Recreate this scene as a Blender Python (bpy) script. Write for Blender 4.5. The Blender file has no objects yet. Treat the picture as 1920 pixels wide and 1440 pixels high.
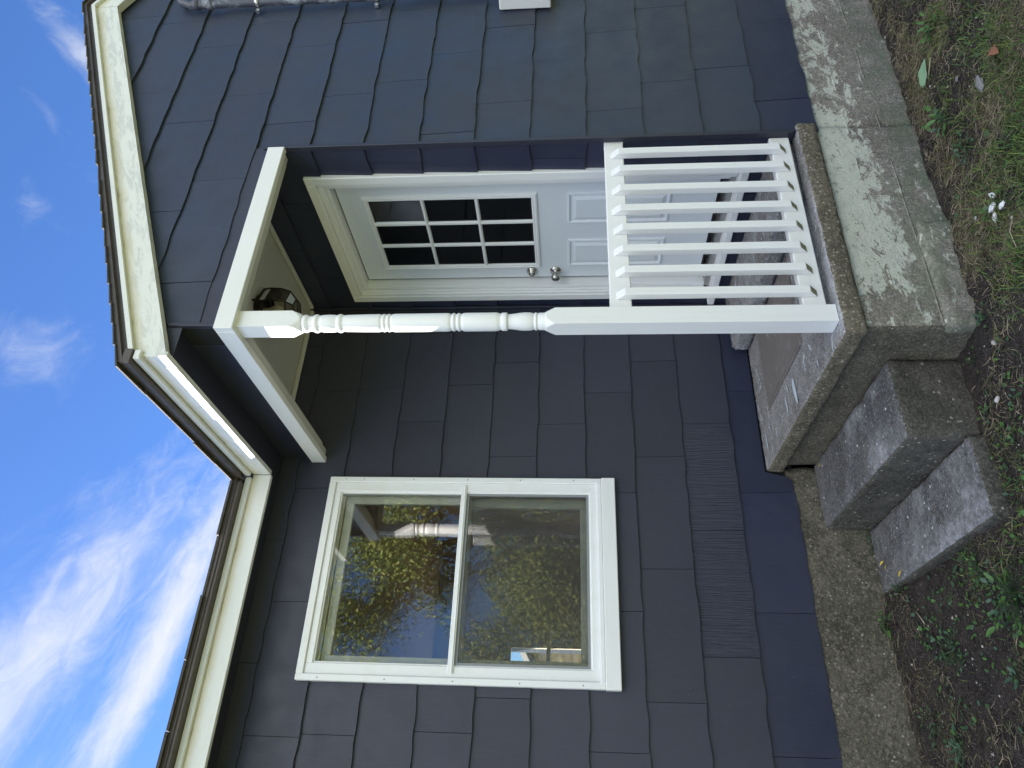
import bpy, bmesh, math, random
import numpy as np
from mathutils import Vector, Matrix, noise
random.seed(7); rng = np.random.default_rng(7)
R = math.radians
scene = bpy.context.scene
COL = scene.collection

# ------------------------------------------------------------------ camera
cam_d = bpy.data.cameras.new('camera'); cam = bpy.data.objects.new('camera', cam_d); COL.objects.link(cam)
yaw, pit, rol, f = R(-30.8503), R(4.7469), R(-0.1707), 1353.92
F = Vector((-math.sin(yaw)*math.cos(pit), math.cos(yaw)*math.cos(pit), math.sin(pit)))
Rr = F.cross(Vector((0, 0, 1))).normalized(); Uu = Rr.cross(F)
RR = Rr*math.cos(rol)+Uu*math.sin(rol); UU = -Rr*math.sin(rol)+Uu*math.cos(rol)
# the photograph was taken with the camera turned on its side: picture right = down
m = Matrix((-UU, RR, -F)).transposed().to_4x4(); m.translation = Vector((-1.6451, -3.5564, 1.0071))
cam.matrix_world = m
cam_d.sensor_fit = 'HORIZONTAL'; cam_d.sensor_width = 36.0; cam_d.lens = f/1920*36.0
cam_d.clip_start = 0.05; cam_d.clip_end = 3000
scene.camera = cam
scene.view_settings.view_transform = 'Standard'; scene.view_settings.look = 'None'
scene.view_settings.gamma = 1; scene.view_settings.use_curve_mapping = False
scene.view_settings.exposure = 2.75
scene.cycles.max_bounces = 8; scene.cycles.diffuse_bounces = 4; scene.cycles.transparent_max_bounces = 24
scene.cycles.sample_clamp_indirect = 8; scene.cycles.use_denoising = True

# ------------------------------------------------------------------ sun + sky
to_sun = Vector((-0.513, 0.822, 1.0)).normalized()
sd = bpy.data.lights.new('sun', 'SUN'); sun = bpy.data.objects.new('sun', sd); COL.objects.link(sun)
sd.energy = 4.6; sd.angle = R(0.53); sd.color = (1.0, 0.95, 0.87)
sun.rotation_euler = (-to_sun).to_track_quat('-Z', 'Y').to_euler(); sun.location = to_sun*30
w = bpy.data.worlds.new('World'); scene.world = w; w.use_nodes = True
nt = w.node_tree; nt.nodes.clear()
def N(t, **k):
    n = nt.nodes.new(t)
    for a, b in k.items(): setattr(n, a, b)
    return n
L = lambda a, b: nt.links.new(a, b)
def vmath(op, a, b=None):
    n = N('ShaderNodeVectorMath', operation=op)
    for i, v in enumerate((a, b)):
        if v is None: continue
        if isinstance(v, tuple): n.inputs[i].default_value = v
        else: L(v, n.inputs[i])
    return n
def mth(op, a, b=None, c=None, clamp=False):
    n = N('ShaderNodeMath', operation=op); n.use_clamp = clamp
    for i, v in enumerate((a, b, c)):
        if v is None: continue
        if isinstance(v, (int, float)): n.inputs[i].default_value = v
        else: L(v, n.inputs[i])
    return n.outputs[0]
out = N('ShaderNodeOutputWorld'); bg = N('ShaderNodeBackground'); L(bg.outputs[0], out.inputs[0])
sky = N('ShaderNodeTexSky', sky_type='NISHITA', sun_disc=False)
sky.sun_elevation = math.asin(to_sun.z); sky.sun_rotation = math.atan2(to_sun.x, to_sun.y)
sky.air_density = 1.0; sky.dust_density = 0.6; sky.ozone_density = 1.6; sky.altitude = 100
bg.inputs[1].default_value = 0.075
tc = N('ShaderNodeTexCoord'); sep = N('ShaderNodeSeparateXYZ'); L(tc.outputs['Generated'], sep.inputs[0])
zc = mth('MAXIMUM', sep.outputs[2], 0.06)
px = mth('DIVIDE', sep.outputs[0], zc); py = mth('DIVIDE', sep.outputs[1], zc)
cmb = N('ShaderNodeCombineXYZ'); L(px, cmb.inputs[0]); L(py, cmb.inputs[1])
mp = N('ShaderNodeMapping'); L(cmb.outputs[0], mp.inputs[0])
mp.vector_type = 'TEXTURE'; mp.inputs['Rotation'].default_value = (0, 0, R(38)); mp.inputs['Scale'].default_value = (1.0, 0.5, 1.0)
mp.inputs['Location'].default_value = (3.3, 1.2, 0.0)
n1 = N('ShaderNodeTexNoise'); L(mp.outputs[0], n1.inputs[0])
n1.inputs['Scale'].default_value = 1.15; n1.inputs['Detail'].default_value = 9; n1.inputs['Roughness'].default_value = 0.58; n1.inputs['Distortion'].default_value = 0.9
n2 = N('ShaderNodeTexNoise'); L(mp.outputs[0], n2.inputs[0])
n2.inputs['Scale'].default_value = 6; n2.inputs['Detail'].default_value = 8; n2.inputs['Roughness'].default_value = 0.66; n2.inputs['Distortion'].default_value = 1.2
# cloud banks: a few broad lobes on the cloud layer, broken up by the noise
def lobe(cx, cy, ang, sx, sy, amp):
    dx = mth('SUBTRACT', px, cx); dy = mth('SUBTRACT', py, cy)
    u = mth('ADD', mth('MULTIPLY', dx, math.cos(ang)/sx), mth('MULTIPLY', dy, math.sin(ang)/sx))
    v = mth('ADD', mth('MULTIPLY', dx, -math.sin(ang)/sy), mth('MULTIPLY', dy, math.cos(ang)/sy))
    r2 = mth('ADD', mth('MULTIPLY', u, u), mth('MULTIPLY', v, v))
    return mth('MULTIPLY', mth('EXPONENT', mth('MULTIPLY', r2, -1.0)), amp)
LOBES = []
LOBES = [(.28, 1.39, R(35), .58, .15, .36), (.33, 1.77, R(21), .70, .10, .44), (.70, 1.05, R(60), .18, .08, .20),
         (1.12, .87, R(70), .08, .03, .12), (1.33, .92, R(70), .24, .05, .30), (.94, .92, R(60), .06, .04, .12)]
base = mth('ADD', mth('MULTIPLY', n1.outputs[0], 0.75), mth('MULTIPLY', n2.outputs[0], 0.35))
acc = None
for lb in LOBES:
    q = lobe(*lb); acc = q if acc is None else mth('ADD', acc, q)
if acc is None: acc = mth('ADD', 0.0, 0.0)
den = mth('ADD', base, acc)
mr = N('ShaderNodeMapRange', interpolation_type='SMOOTHSTEP'); L(den, mr.inputs[0])
mr.inputs[1].default_value = 0.585; mr.inputs[2].default_value = 1.08
fade = mth('MULTIPLY', mr.outputs[0], mth('MULTIPLY', sep.outputs[2], 6.0, clamp=True), clamp=True)
mix = N('ShaderNodeMix', data_type='RGBA'); L(fade, mix.inputs[0])
tint = N('ShaderNodeMix', data_type='RGBA', blend_type='MULTIPLY'); tint.inputs[0].default_value = 1.0
L(sky.outputs[0], tint.inputs[6]); tint.inputs[7].default_value = (.170, .265, .415, 1)
L(tint.outputs[2], mix.inputs[6]); mix.inputs[7].default_value = (1.78, 1.86, 2.02, 1)
# unseen bright cumulus, added behind the camera to brighten the shaded walls
cden = mth('ADD', mth('ADD', mth('MULTIPLY', n1.outputs[0], 1.1), mth('MULTIPLY', n2.outputs[0], 0.25)), lobe(-.9, -1.5, 0, 2.3, 1.8, .75))
mr2 = N('ShaderNodeMapRange', interpolation_type='SMOOTHSTEP'); L(cden, mr2.inputs[0]); mr2.inputs[1].default_value = 0.92; mr2.inputs[2].default_value = 1.22
cf = mth('MULTIPLY', mr2.outputs[0], mth('MULTIPLY', sep.outputs[2], 6.0, clamp=True), clamp=True)
mix2 = N('ShaderNodeMix', data_type='RGBA'); L(cf, mix2.inputs[0]); L(mix.outputs[2], mix2.inputs[6]); mix2.inputs[7].default_value = (5.1, 5.35, 5.45, 1)
L(mix2.outputs[2], bg.inputs[0])

# ------------------------------------------------------------------ materials
def mat(name, color=(.5,.5,.5), rough=.6, metal=0.0, spec=.5):
    mt = bpy.data.materials.new(name); mt.use_nodes = True
    b = mt.node_tree.nodes['Principled BSDF']
    b.inputs['Base Color'].default_value = (*color, 1); b.inputs['Roughness'].default_value = rough
    b.inputs['Metallic'].default_value = metal; b.inputs['Specular IOR Level'].default_value = spec
    return mt
class G:
    """small helper round a material's node tree"""
    def __init__(s, mt): s.t = mt.node_tree; s.b = s.t.nodes['Principled BSDF']; s.tc = s.n('ShaderNodeTexCoord'); s.pos = s.n('ShaderNodeNewGeometry').outputs['Position']
    def n(s, t, **k):
        x = s.t.nodes.new(t)
        for a, b in k.items(): setattr(x, a, b)
        return x
    def l(s, a, b): s.t.links.new(a, b)
    def mapn(s, scale=(1,1,1), src=None, rot=(0,0,0), loc=(0,0,0)):
        x = s.n('ShaderNodeMapping'); s.l(src or s.pos, x.inputs[0]); x.inputs['Scale'].default_value = scale
        x.inputs['Rotation'].default_value = rot; x.inputs['Location'].default_value = loc; return x.outputs[0]
    def noise(s, scale, detail=4, rough=.5, src=None, dist=0):
        x = s.n('ShaderNodeTexNoise'); s.l(src or s.pos, x.inputs[0]); x.inputs['Scale'].default_value = scale
        x.inputs['Detail'].default_value = detail; x.inputs['Roughness'].default_value = rough; x.inputs['Distortion'].default_value = dist
        return x.outputs[0]
    def voro(s, scale, feat='F1', src=None):
        x = s.n('ShaderNodeTexVoronoi', feature=feat); s.l(src or s.pos, x.inputs[0]); x.inputs['Scale'].default_value = scale; return x
    def ramp(s, v, stops):
        x = s.n('ShaderNodeValToRGB'); s.l(v, x.inputs[0]); e = x.color_ramp.elements
        while len(e) < len(stops): e.new(.5)
        for i, (p, c) in enumerate(stops):
            e[i].position = p; e[i].color = (c, c, c, 1) if isinstance(c, (int, float)) else (*c, 1)
        return x.outputs[0]
    def rng(s, v, a, b, c=0.0, d=1.0):
        x = s.n('ShaderNodeMapRange'); s.l(v, x.inputs[0])
        for i, k in enumerate((a, b, c, d)): x.inputs[i+1].default_value = k
        return x.outputs[0]
    def m(s, op, a, b=None):
        x = s.n('ShaderNodeMath', operation=op)
        for i, v in enumerate((a, b)):
            if v is None: continue
            if isinstance(v, (int, float)): x.inputs[i].default_value = v
            else: s.l(v, x.inputs[i])
        return x.outputs[0]
    def mix(s, fac, a, b, bt='MIX'):
        x = s.n('ShaderNodeMix', data_type='RGBA', blend_type=bt)
        for i, v in ((0, fac), (6, a), (7, b)):
            if isinstance(v, (int, float)): x.inputs[i].default_value = v
            elif isinstance(v, tuple): x.inputs[i].default_value = (*v, 1)
            else: s.l(v, x.inputs[i])
        return x.outputs[2]
    def bump(s, h, strength=.3, dist=.002, prev=None):
        x = s.n('ShaderNodeBump'); s.l(h, x.inputs['Height']); x.inputs['Strength'].default_value = strength; x.inputs['Distance'].default_value = dist
        if prev is not None: s.l(prev, x.inputs['Normal'])
        s.l(x.outputs[0], s.b.inputs['Normal']); return x.outputs[0]
    def col(s, c): s.l(c, s.b.inputs['Base Color'])
    def xyz(s, src=None):
        x = s.n('ShaderNodeSeparateXYZ'); s.l(src or s.pos, x.inputs[0]); return x.outputs
    def objrand(s): return s.n('ShaderNodeObjectInfo').outputs['Random']

def siding_mat(name, c1, c2, comb=False, rough=.5):
    mt = mat(name, c1, rough); g = G(mt)
    big = g.noise(1.3, 3, .5); rnd = g.objrand()
    c = g.mix(g.rng(big, .3, .7), c1, c2)
    v = g.m('ADD', g.m('MULTIPLY', rnd, .22), .89)
    hs = g.n('ShaderNodeHueSaturation'); g.l(v, hs.inputs['Value']); g.l(c, hs.inputs['Color']); c = hs.outputs[0]
    grain = g.noise(1, 5, .6, g.mapn((170, 170, 3.0)), .3)
    fine = g.noise(260, 2, .5)
    c = g.mix(g.rng(grain, .35, .7, .0, .30), c, tuple(k*1.45 for k in c1))
    speck = g.voro(48); sp = g.m('LESS_THAN', speck.outputs['Distance'], .055)
    pick = g.m('GREATER_THAN', g.noise(7, 3), .56)
    z = g.xyz()[2]; low = g.rng(z, .9, -.1, .12, 1.0)
    sepc = g.n('ShaderNodeSeparateColor'); g.l(speck.outputs['Color'], sepc.inputs[0])
    sp = g.m('MULTIPLY', g.m('MULTIPLY', sp, pick), g.m('MULTIPLY', g.m('GREATER_THAN', sepc.outputs[0], .55), low))
    c = g.mix(sp, c, (.42, .45, .5))
    g.col(c)
    g.l(g.rng(g.noise(9, 4), .3, .7, rough-.08, rough+.12), g.b.inputs['Roughness'])
    if comb:
        w = g.noise(1, 3, .7, g.mapn((95, 95, .35)), 0)
        w = g.ramp(w, [(.38, 0), (.6, 1)])
        b = g.bump(w, .9, .0035); g.bump(fine, .15, .0006, b)
    else:
        b = g.bump(grain, .55, .0016); b = g.bump(g.noise(5, 3), .5, .006, b); g.bump(fine, .2, .0006, b)
    return mt
M_SIDE = siding_mat('navy_siding_paint', (.028, .031, .052), (.038, .039, .058))
M_SIDE_G = siding_mat('navy_siding_gable_sky_cast', (.023, .033, .062), (.034, .038, .054))  # gable copy of the siding paint, blue sky cast put into its colour
M_SIDE_COMB = siding_mat('combed_siding_paint', (.033, .036, .060), (.043, .044, .064), True)
M_SIDE_LOW = siding_mat('deep_navy_siding', (.017, .022, .050), (.032, .036, .062), rough=.42)  # deeper, glossier navy for the bottom courses and the door wall
M_TRIMNAVY = mat('navy_trim_paint', (.026, .028, .046), .42)
_g = G(M_TRIMNAVY); _g.bump(_g.noise(30, 4), .3, .002)
M_NAIL = mat('painted_nail_head', (.012, .013, .022), .5)
M_GAP = mat('dark_sheathing', (.012, .012, .014), .9)

def white_mat(name, c=(.80, .80, .815), rough=.42, wear=0.0, grain=0.25, axis='z', stain=False):
    mt = mat(name, c, rough); g = G(mt)
    sc = {'z': (45, 45, 2.2), 'x': (2.2, 45, 45), 'y': (45, 2.2, 45)}[axis]
    n = g.noise(1, 5, .6, g.mapn(sc)); big = g.noise(4, 4, .6)
    col = g.mix(g.rng(big, .35, .75, 0, .5), c, (c[0]*.93, c[1]*.945, c[2]*.92))
    col = g.mix(g.rng(n, .52, .75, 0, .22), col, (c[0]*.78, c[1]*.78, c[2]*.75))
    spots = g.voro(34); sx = g.m('MULTIPLY', g.m('LESS_THAN', spots.outputs['Distance'], .05), g.m('GREATER_THAN', g.noise(5, 2), .6))
    col = g.mix(g.m('MULTIPLY', sx, .6), col, (.22, .21, .2))
    if wear:
        wn = g.noise(1, 7, .72, g.mapn((7, 3.2, 1), g.n('ShaderNodeUVMap').outputs[0]) if stain else g.mapn({'z': (26, 26, 6), 'x': (6, 26, 26), 'y': (26, 6, 26)}[axis]), .6)
        wm = g.ramp(wn, [(.60-.1*wear, 0), (.66-.1*wear, 1)])
        col = g.mix(g.m('MULTIPLY', wm, .45*wear), col, (.45, .47, .46))
    if stain:
        uv = g.n('ShaderNodeUVMap').outputs[0]; v = g.xyz(uv)[1]
        sn = g.noise(1, 5, .6, g.mapn((9, 9, 9)))
        sv = g.m('ADD', v, g.m('MULTIPLY', g.m('SUBTRACT', sn, .5), .45))
        col = g.mix(g.rng(sv, .55, .92, 0, .8), col, (.62, .56, .38))
        col = g.mix(g.rng(sv, .93, 1.08, 0, .85), col, (.25, .19, .09))
    g.col(col)
    b = g.bump(n, grain, .0015); g.bump(g.noise(60, 3), .25, .0008, b)
    return mt
M_WHITE = white_mat('white_gloss_paint')
M_WHITE_X = white_mat('white_paint_across', axis='x')
M_RAKE = white_mat('weathered_rake_paint', (.76, .765, .755), .6, 1.0, .7, 'x', True)
M_FASX = white_mat('worn_fascia_paint', (.76, .76, .78), .5, .8, .5, 'y', True)
M_FASW = white_mat('fascia_paint', (.76, .77, .77), .5, .3, .3, 'x', True)
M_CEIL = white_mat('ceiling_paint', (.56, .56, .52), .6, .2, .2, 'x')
M_ALU = mat('white_aluminium', (.72, .75, .77), .38); _g = G(M_ALU); _g.bump(_g.noise(40, 3), .15, .0008)
_g.col(_g.mix(_g.rng(_g.noise(9, 5, .65), .5, .75, 0, .35), (.80, .81, .83), (.66, .66, .58)))
M_OLDSASH = white_mat('cream_old_sash', (.80, .78, .68), .5, .7, .4)
M_BROWN = mat('brown_metal_edge', (.07, .055, .05), .5); _g = G(M_BROWN); _g.bump(_g.noise(25, 4), .5, .003)
_g.col(_g.mix(_g.noise(8, 4), (.05, .04, .037), (.11, .092, .085)))
M_SHING = mat('asphalt_shingle', (.05, .045, .04), .95); _g = G(M_SHING); _g.bump(_g.noise(300, 2), .8, .003)
_g.col(_g.mix(_g.noise(60, 3), (.03, .028, .026), (.10, .09, .08)))
M_DOOR = mat('door_enamel', (.70, .735, .785), .32); _g = G(M_DOOR); _g.bump(_g.noise(25, 3), .12, .001)
M_NICKEL = mat('satin_nickel', (.50, .48, .45), .25, 1.0)
M_BRONZE = mat('oil_rubbed_bronze', (.018, .013, .010), .45, .3)
M_BARE = mat('bare_wood_end', (.33, .31, .22), .8); _g = G(M_BARE); _g.col(_g.mix(_g.noise(90, 3), (.38, .38, .28), (.18, .16, .10)))
M_RUBBER = mat('black_weatherstrip', (.015, .015, .017), .6)
M_STEEL = mat('galvanised_strap', (.55, .56, .58), .35, 1.0)
M_PIPE = mat('painted_pipe', (.07, .075, .10), .4); _g = G(M_PIPE)
_g.col(_g.mix(_g.ramp(_g.noise(14, 6, .7), [(.50, 0), (.66, 1)]), (.065, .07, .10), (.28, .30, .35))); _g.bump(_g.noise(50, 3), .3, .001)
M_INT = mat('interior_wall', (.60, .50, .38), .8); M_INTF = mat('interior_floor', (.16, .10, .06), .5)
M_BARK = mat('bark', (.09, .07, .05), .9); _g = G(M_BARK); _g.bump(_g.noise(12, 5, .7, _g.mapn((3, 3, .7))), 1, .05)

def glass_mat(name, tint=(.93, .95, .94), refl=1.0, rough=0.0):
    mt = bpy.data.materials.new(name); mt.use_nodes = True; t = mt.node_tree; t.nodes.clear()
    o = t.nodes.new('ShaderNodeOutputMaterial'); tr = t.nodes.new('ShaderNodeBsdfTransparent'); gl = t.nodes.new('ShaderNodeBsdfGlossy')
    fr = t.nodes.new('ShaderNodeFresnel'); mx = t.nodes.new('ShaderNodeMixShader'); mu = t.nodes.new('ShaderNodeMath'); mu.operation = 'MULTIPLY'; mu.use_clamp = True
    fr.inputs[0].default_value = 1.52; mu.inputs[1].default_value = refl
    tr.inputs[0].default_value = (*tint, 1); gl.inputs['Roughness'].default_value = rough
    tcn = t.nodes.new('ShaderNodeNewGeometry'); ns = t.nodes.new('ShaderNodeTexNoise'); ns.inputs['Scale'].default_value = 2.5; ns.inputs['Detail'].default_value = 1
    bp = t.nodes.new('ShaderNodeBump'); bp.inputs['Strength'].default_value = .0; bp.inputs['Distance'].default_value = .004
    t.links.new(tcn.outputs['Position'], ns.inputs[0]); t.links.new(ns.outputs[0], bp.inputs['Height']); 
    t.links.new(fr.outputs[0], mu.inputs[0]); t.links.new(mu.outputs[0], mx.inputs[0]); t.links.new(tr.outputs[0], mx.inputs[1]); t.links.new(gl.outputs[0], mx.inputs[2]); t.links.new(mx.outputs[0], o.inputs[0])
    return mt
M_GLASS = glass_mat('window_glass', refl=2.4)
M_GLASS_D = glass_mat('door_glass', (.5, .52, .52), 1.6)
M_GLASS_L = glass_mat('seedy_lantern_glass', (.66, .62, .54), 1.0, .3)
def screen_mat():
    mt = bpy.data.materials.new('insect_screen'); mt.use_nodes = True; t = mt.node_tree; b = t.nodes['Principled BSDF']
    o = t.nodes['Material Output']; tr = t.nodes.new('ShaderNodeBsdfTransparent'); mx = t.nodes.new('ShaderNodeMixShader'); mx.inputs[0].default_value = .30
    b.inputs['Base Color'].default_value = (.09, .095, .10, 1); b.inputs['Roughness'].default_value = .6
    t.links.new(tr.outputs[0], mx.inputs[1]); t.links.new(b.outputs[0], mx.inputs[2]); t.links.new(mx.outputs[0], o.inputs[0]); return mt
M_SCREEN = screen_mat()

def concrete(name, c1, c2, rough=.9, paint=None, agg=.5, green=0.0, drips=0.0, stain=.5, pale=0.0):
    mt = mat(name, c1, rough, spec=.3); g = G(mt)
    a = g.noise(2.4, 7, .7, dist=.4); b_ = g.noise(16, 6, .75); fine = g.noise(95, 3, .75); mid = g.noise(42, 4, .7)
    c = g.mix(g.rng(a, .38, .62), c1, c2)
    c = g.mix(g.ramp(g.noise(3.7, 8, .75, g.mapn((1, 1, 1), loc=(3, 1, 7)), .8), [(.50, 0), (.68, stain)]), c, tuple(k*.42 for k in c1))
    c = g.mix(g.rng(b_, .45, .70, 0, .6), c, tuple(k*.45 for k in c1))
    c = g.mix(g.rng(mid, .55, .70, 0, .5), c, tuple(min(1, k*1.55) for k in c2))
    c = g.mix(g.rng(fine, .54, .70, 0, .75), c, tuple(min(1, k*1.9) for k in c2))
    c = g.mix(g.rng(fine, .46, .32, 0, .75), c, tuple(k*.25 for k in c1))
    vo = g.voro(62); sc = g.n('ShaderNodeSeparateColor'); g.l(vo.outputs['Color'], sc.inputs[0])
    st = g.m('MULTIPLY', g.m('LESS_THAN', g.m('ADD', vo.outputs['Distance'], g.m('MULTIPLY', sc.outputs[1], .15)), .36), g.m('GREATER_THAN', sc.outputs[0], 1-.35*agg))
    c = g.mix(g.m('MULTIPLY', st, g.m('ADD', .25, g.m('MULTIPLY', sc.outputs[2], .6))), c, (.42, .39, .33))
    x, y, z = g.xyz()
    if pale:
        pm = g.ramp(g.noise(2.1, 6, .7, g.mapn((1, 1, 1), loc=(9, 4, 2)), .3), [(.47, 0), (.60, 1)])
        pm = g.m('MULTIPLY', pm, g.rng(g.m('ADD', y, g.m('MULTIPLY', g.noise(3, 4), .6)), .12, -.45, .12, 1.0))
        c = g.mix(g.m('MULTIPLY', g.m('MULTIPLY', pm, g.rng(mid, .35, .62, .35, 1)), pale), c, (.40, .41, .45))
    if green:
        gm = g.m('MULTIPLY', g.ramp(g.noise(5, 6, .7), [(.40, 0), (.60, 1)]), g.rng(g.m('ADD', x, g.m('MULTIPLY', g.noise(4, 3), .5)), 1.1, .15, 0, green))
        c = g.mix(gm, c, (.15, .18, .085))
        gb = g.rng(z, -.28, -.50, 0, .75); c = g.mix(g.m('MULTIPLY', gb, g.rng(g.noise(9, 5, .7), .38, .6)), c, (.10, .135, .085))
    if paint:
        pn = g.noise(1, 9, .78, g.mapn((8.5, 8.5, 15)), .5)
        zz = g.m('ADD', z, g.m('MULTIPLY', g.m('SUBTRACT', g.noise(2.3, 5, .65), .5), .55))
        top = g.rng(zz, paint[0], paint[1]); xm = g.m('MULTIPLY', g.rng(x, -.02, .30), g.rng(x, 1.35, 1.05, .30, 1))
        pm = g.m('ADD', g.m('MULTIPLY', g.m('SUBTRACT', pn, .5), 1.5), g.m('MULTIPLY', g.m('MULTIPLY', top, xm), .42))
        pm = g.ramp(pm, [(.13, 0), (.17, 1)])
        c = g.mix(g.m('MULTIPLY', pm, g.rng(b_, .30, .60, .95, .70)), c, (.56, .575, .50))
        chip = g.m('GREATER_THAN', g.noise(1, 5, .8, g.mapn((30, 30, 55))), .60); c = g.mix(g.m('MULTIPLY', chip, .8), c, (.13, .125, .11))
    if drips:
        dn = g.noise(1, 5, .7, g.mapn((5, 16, 20), rot=(0, 0, .55)), .8); dm = g.ramp(dn, [(.60, 0), (.64, 1)])
        dm = g.m('MULTIPLY', dm, g.ramp(g.noise(2.6, 2), [(.45, 0), (.55, 1)]))
        c = g.mix(g.m('MULTIPLY', dm, drips), c, (.50, .55, .62))
        fl = g.voro(26); fs = g.n('ShaderNodeSeparateColor'); g.l(fl.outputs['Color'], fs.inputs[0])
        f2 = g.m('MULTIPLY', g.m('LESS_THAN', fl.outputs['Distance'], g.m('MULTIPLY', fs.outputs[0], .16)), g.m('GREATER_THAN', fs.outputs[1], .45))
        c = g.mix(g.m('MULTIPLY', f2, .9), c, (.60, .64, .68))
    g.col(c)
    b1 = g.bump(b_, .7, .010); b1 = g.bump(mid, .6, .005, b1); b1 = g.bump(fine, .9, .003, b1); g.bump(st, .6*agg, .004, b1)
    return mt
M_FOUND = concrete('foundation_concrete', (.205, .180, .160), (.285, .258, .232), paint=(-.36, -.12), agg=.2, green=.45, stain=.5)
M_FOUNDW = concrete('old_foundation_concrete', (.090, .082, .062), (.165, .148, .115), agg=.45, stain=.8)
M_SLABEDGE = concrete('aggregate_concrete', (.110, .097, .072), (.175, .152, .115), agg=1.9, stain=.3)
M_PORCH = concrete('porch_floor_concrete', (.165, .155, .150), (.27, .26, .265), agg=.1, drips=.8, stain=.35, pale=.7)
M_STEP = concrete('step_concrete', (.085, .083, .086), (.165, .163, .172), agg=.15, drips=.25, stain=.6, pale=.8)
M_STEPSIDE = concrete('step_side_concrete', (.062, .060, .050), (.108, .100, .088), agg=.25, stain=.6)  # darker, browner concrete for the step sides
M_PANEL = mat('oxide_red_floor_paint', (.17, .115, .11), .6); _g = G(M_PANEL)
_c = _g.mix(_g.noise(4, 4), (.13, .115, .11), (.195, .175, .17)); _d = _g.ramp(_g.noise(1, 5, .7, _g.mapn((12, 30, 20), rot=(0, 0, .5)), 1.0), [(.6, 0), (.66, 1)])
_g.col(_g.mix(_g.m('MULTIPLY', _d, .8), _c, (.42, .42, .42))); _g.bump(_g.noise(60, 3), .3, .002)

# ------------------------------------------------------------------ geometry helpers
def link(name, me, mats=(), parent=None, root=None, smooth=False):
    o = bpy.data.objects.new(name, me); COL.objects.link(o)
    for mm in mats:
        if mm.name not in [x.name for x in me.materials if x]: me.materials.append(mm)
    if smooth:
        for p in me.polygons: p.use_smooth = True
    if parent is not None: adopt(o, parent)
    return o
WORLDLOC = {}
def adopt(o, parent):
    o.parent = parent
    o.matrix_parent_inverse = Matrix.Translation(-WORLDLOC.get(parent.name, Vector((0, 0, 0))))
def thing(name, label, cat, loc, group=None):
    o = bpy.data.objects.new(name, None); COL.objects.link(o); o.location = loc; o.empty_display_size = .2
    o['label'] = label; o['category'] = cat
    if group: o['group'] = group
    WORLDLOC[o.name] = Vector(loc); return o
def tag(o, label, cat, group=None, kind=None):
    if label: o['label'] = label
    if cat: o['category'] = cat
    if group: o['group'] = group
    if kind: o['kind'] = kind
    return o
def rebase(o, loc):
    """put a single-mesh thing's origin at its base"""
    v = Vector(loc); o.data.transform(Matrix.Translation(-v)); o.location = v; return o

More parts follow.
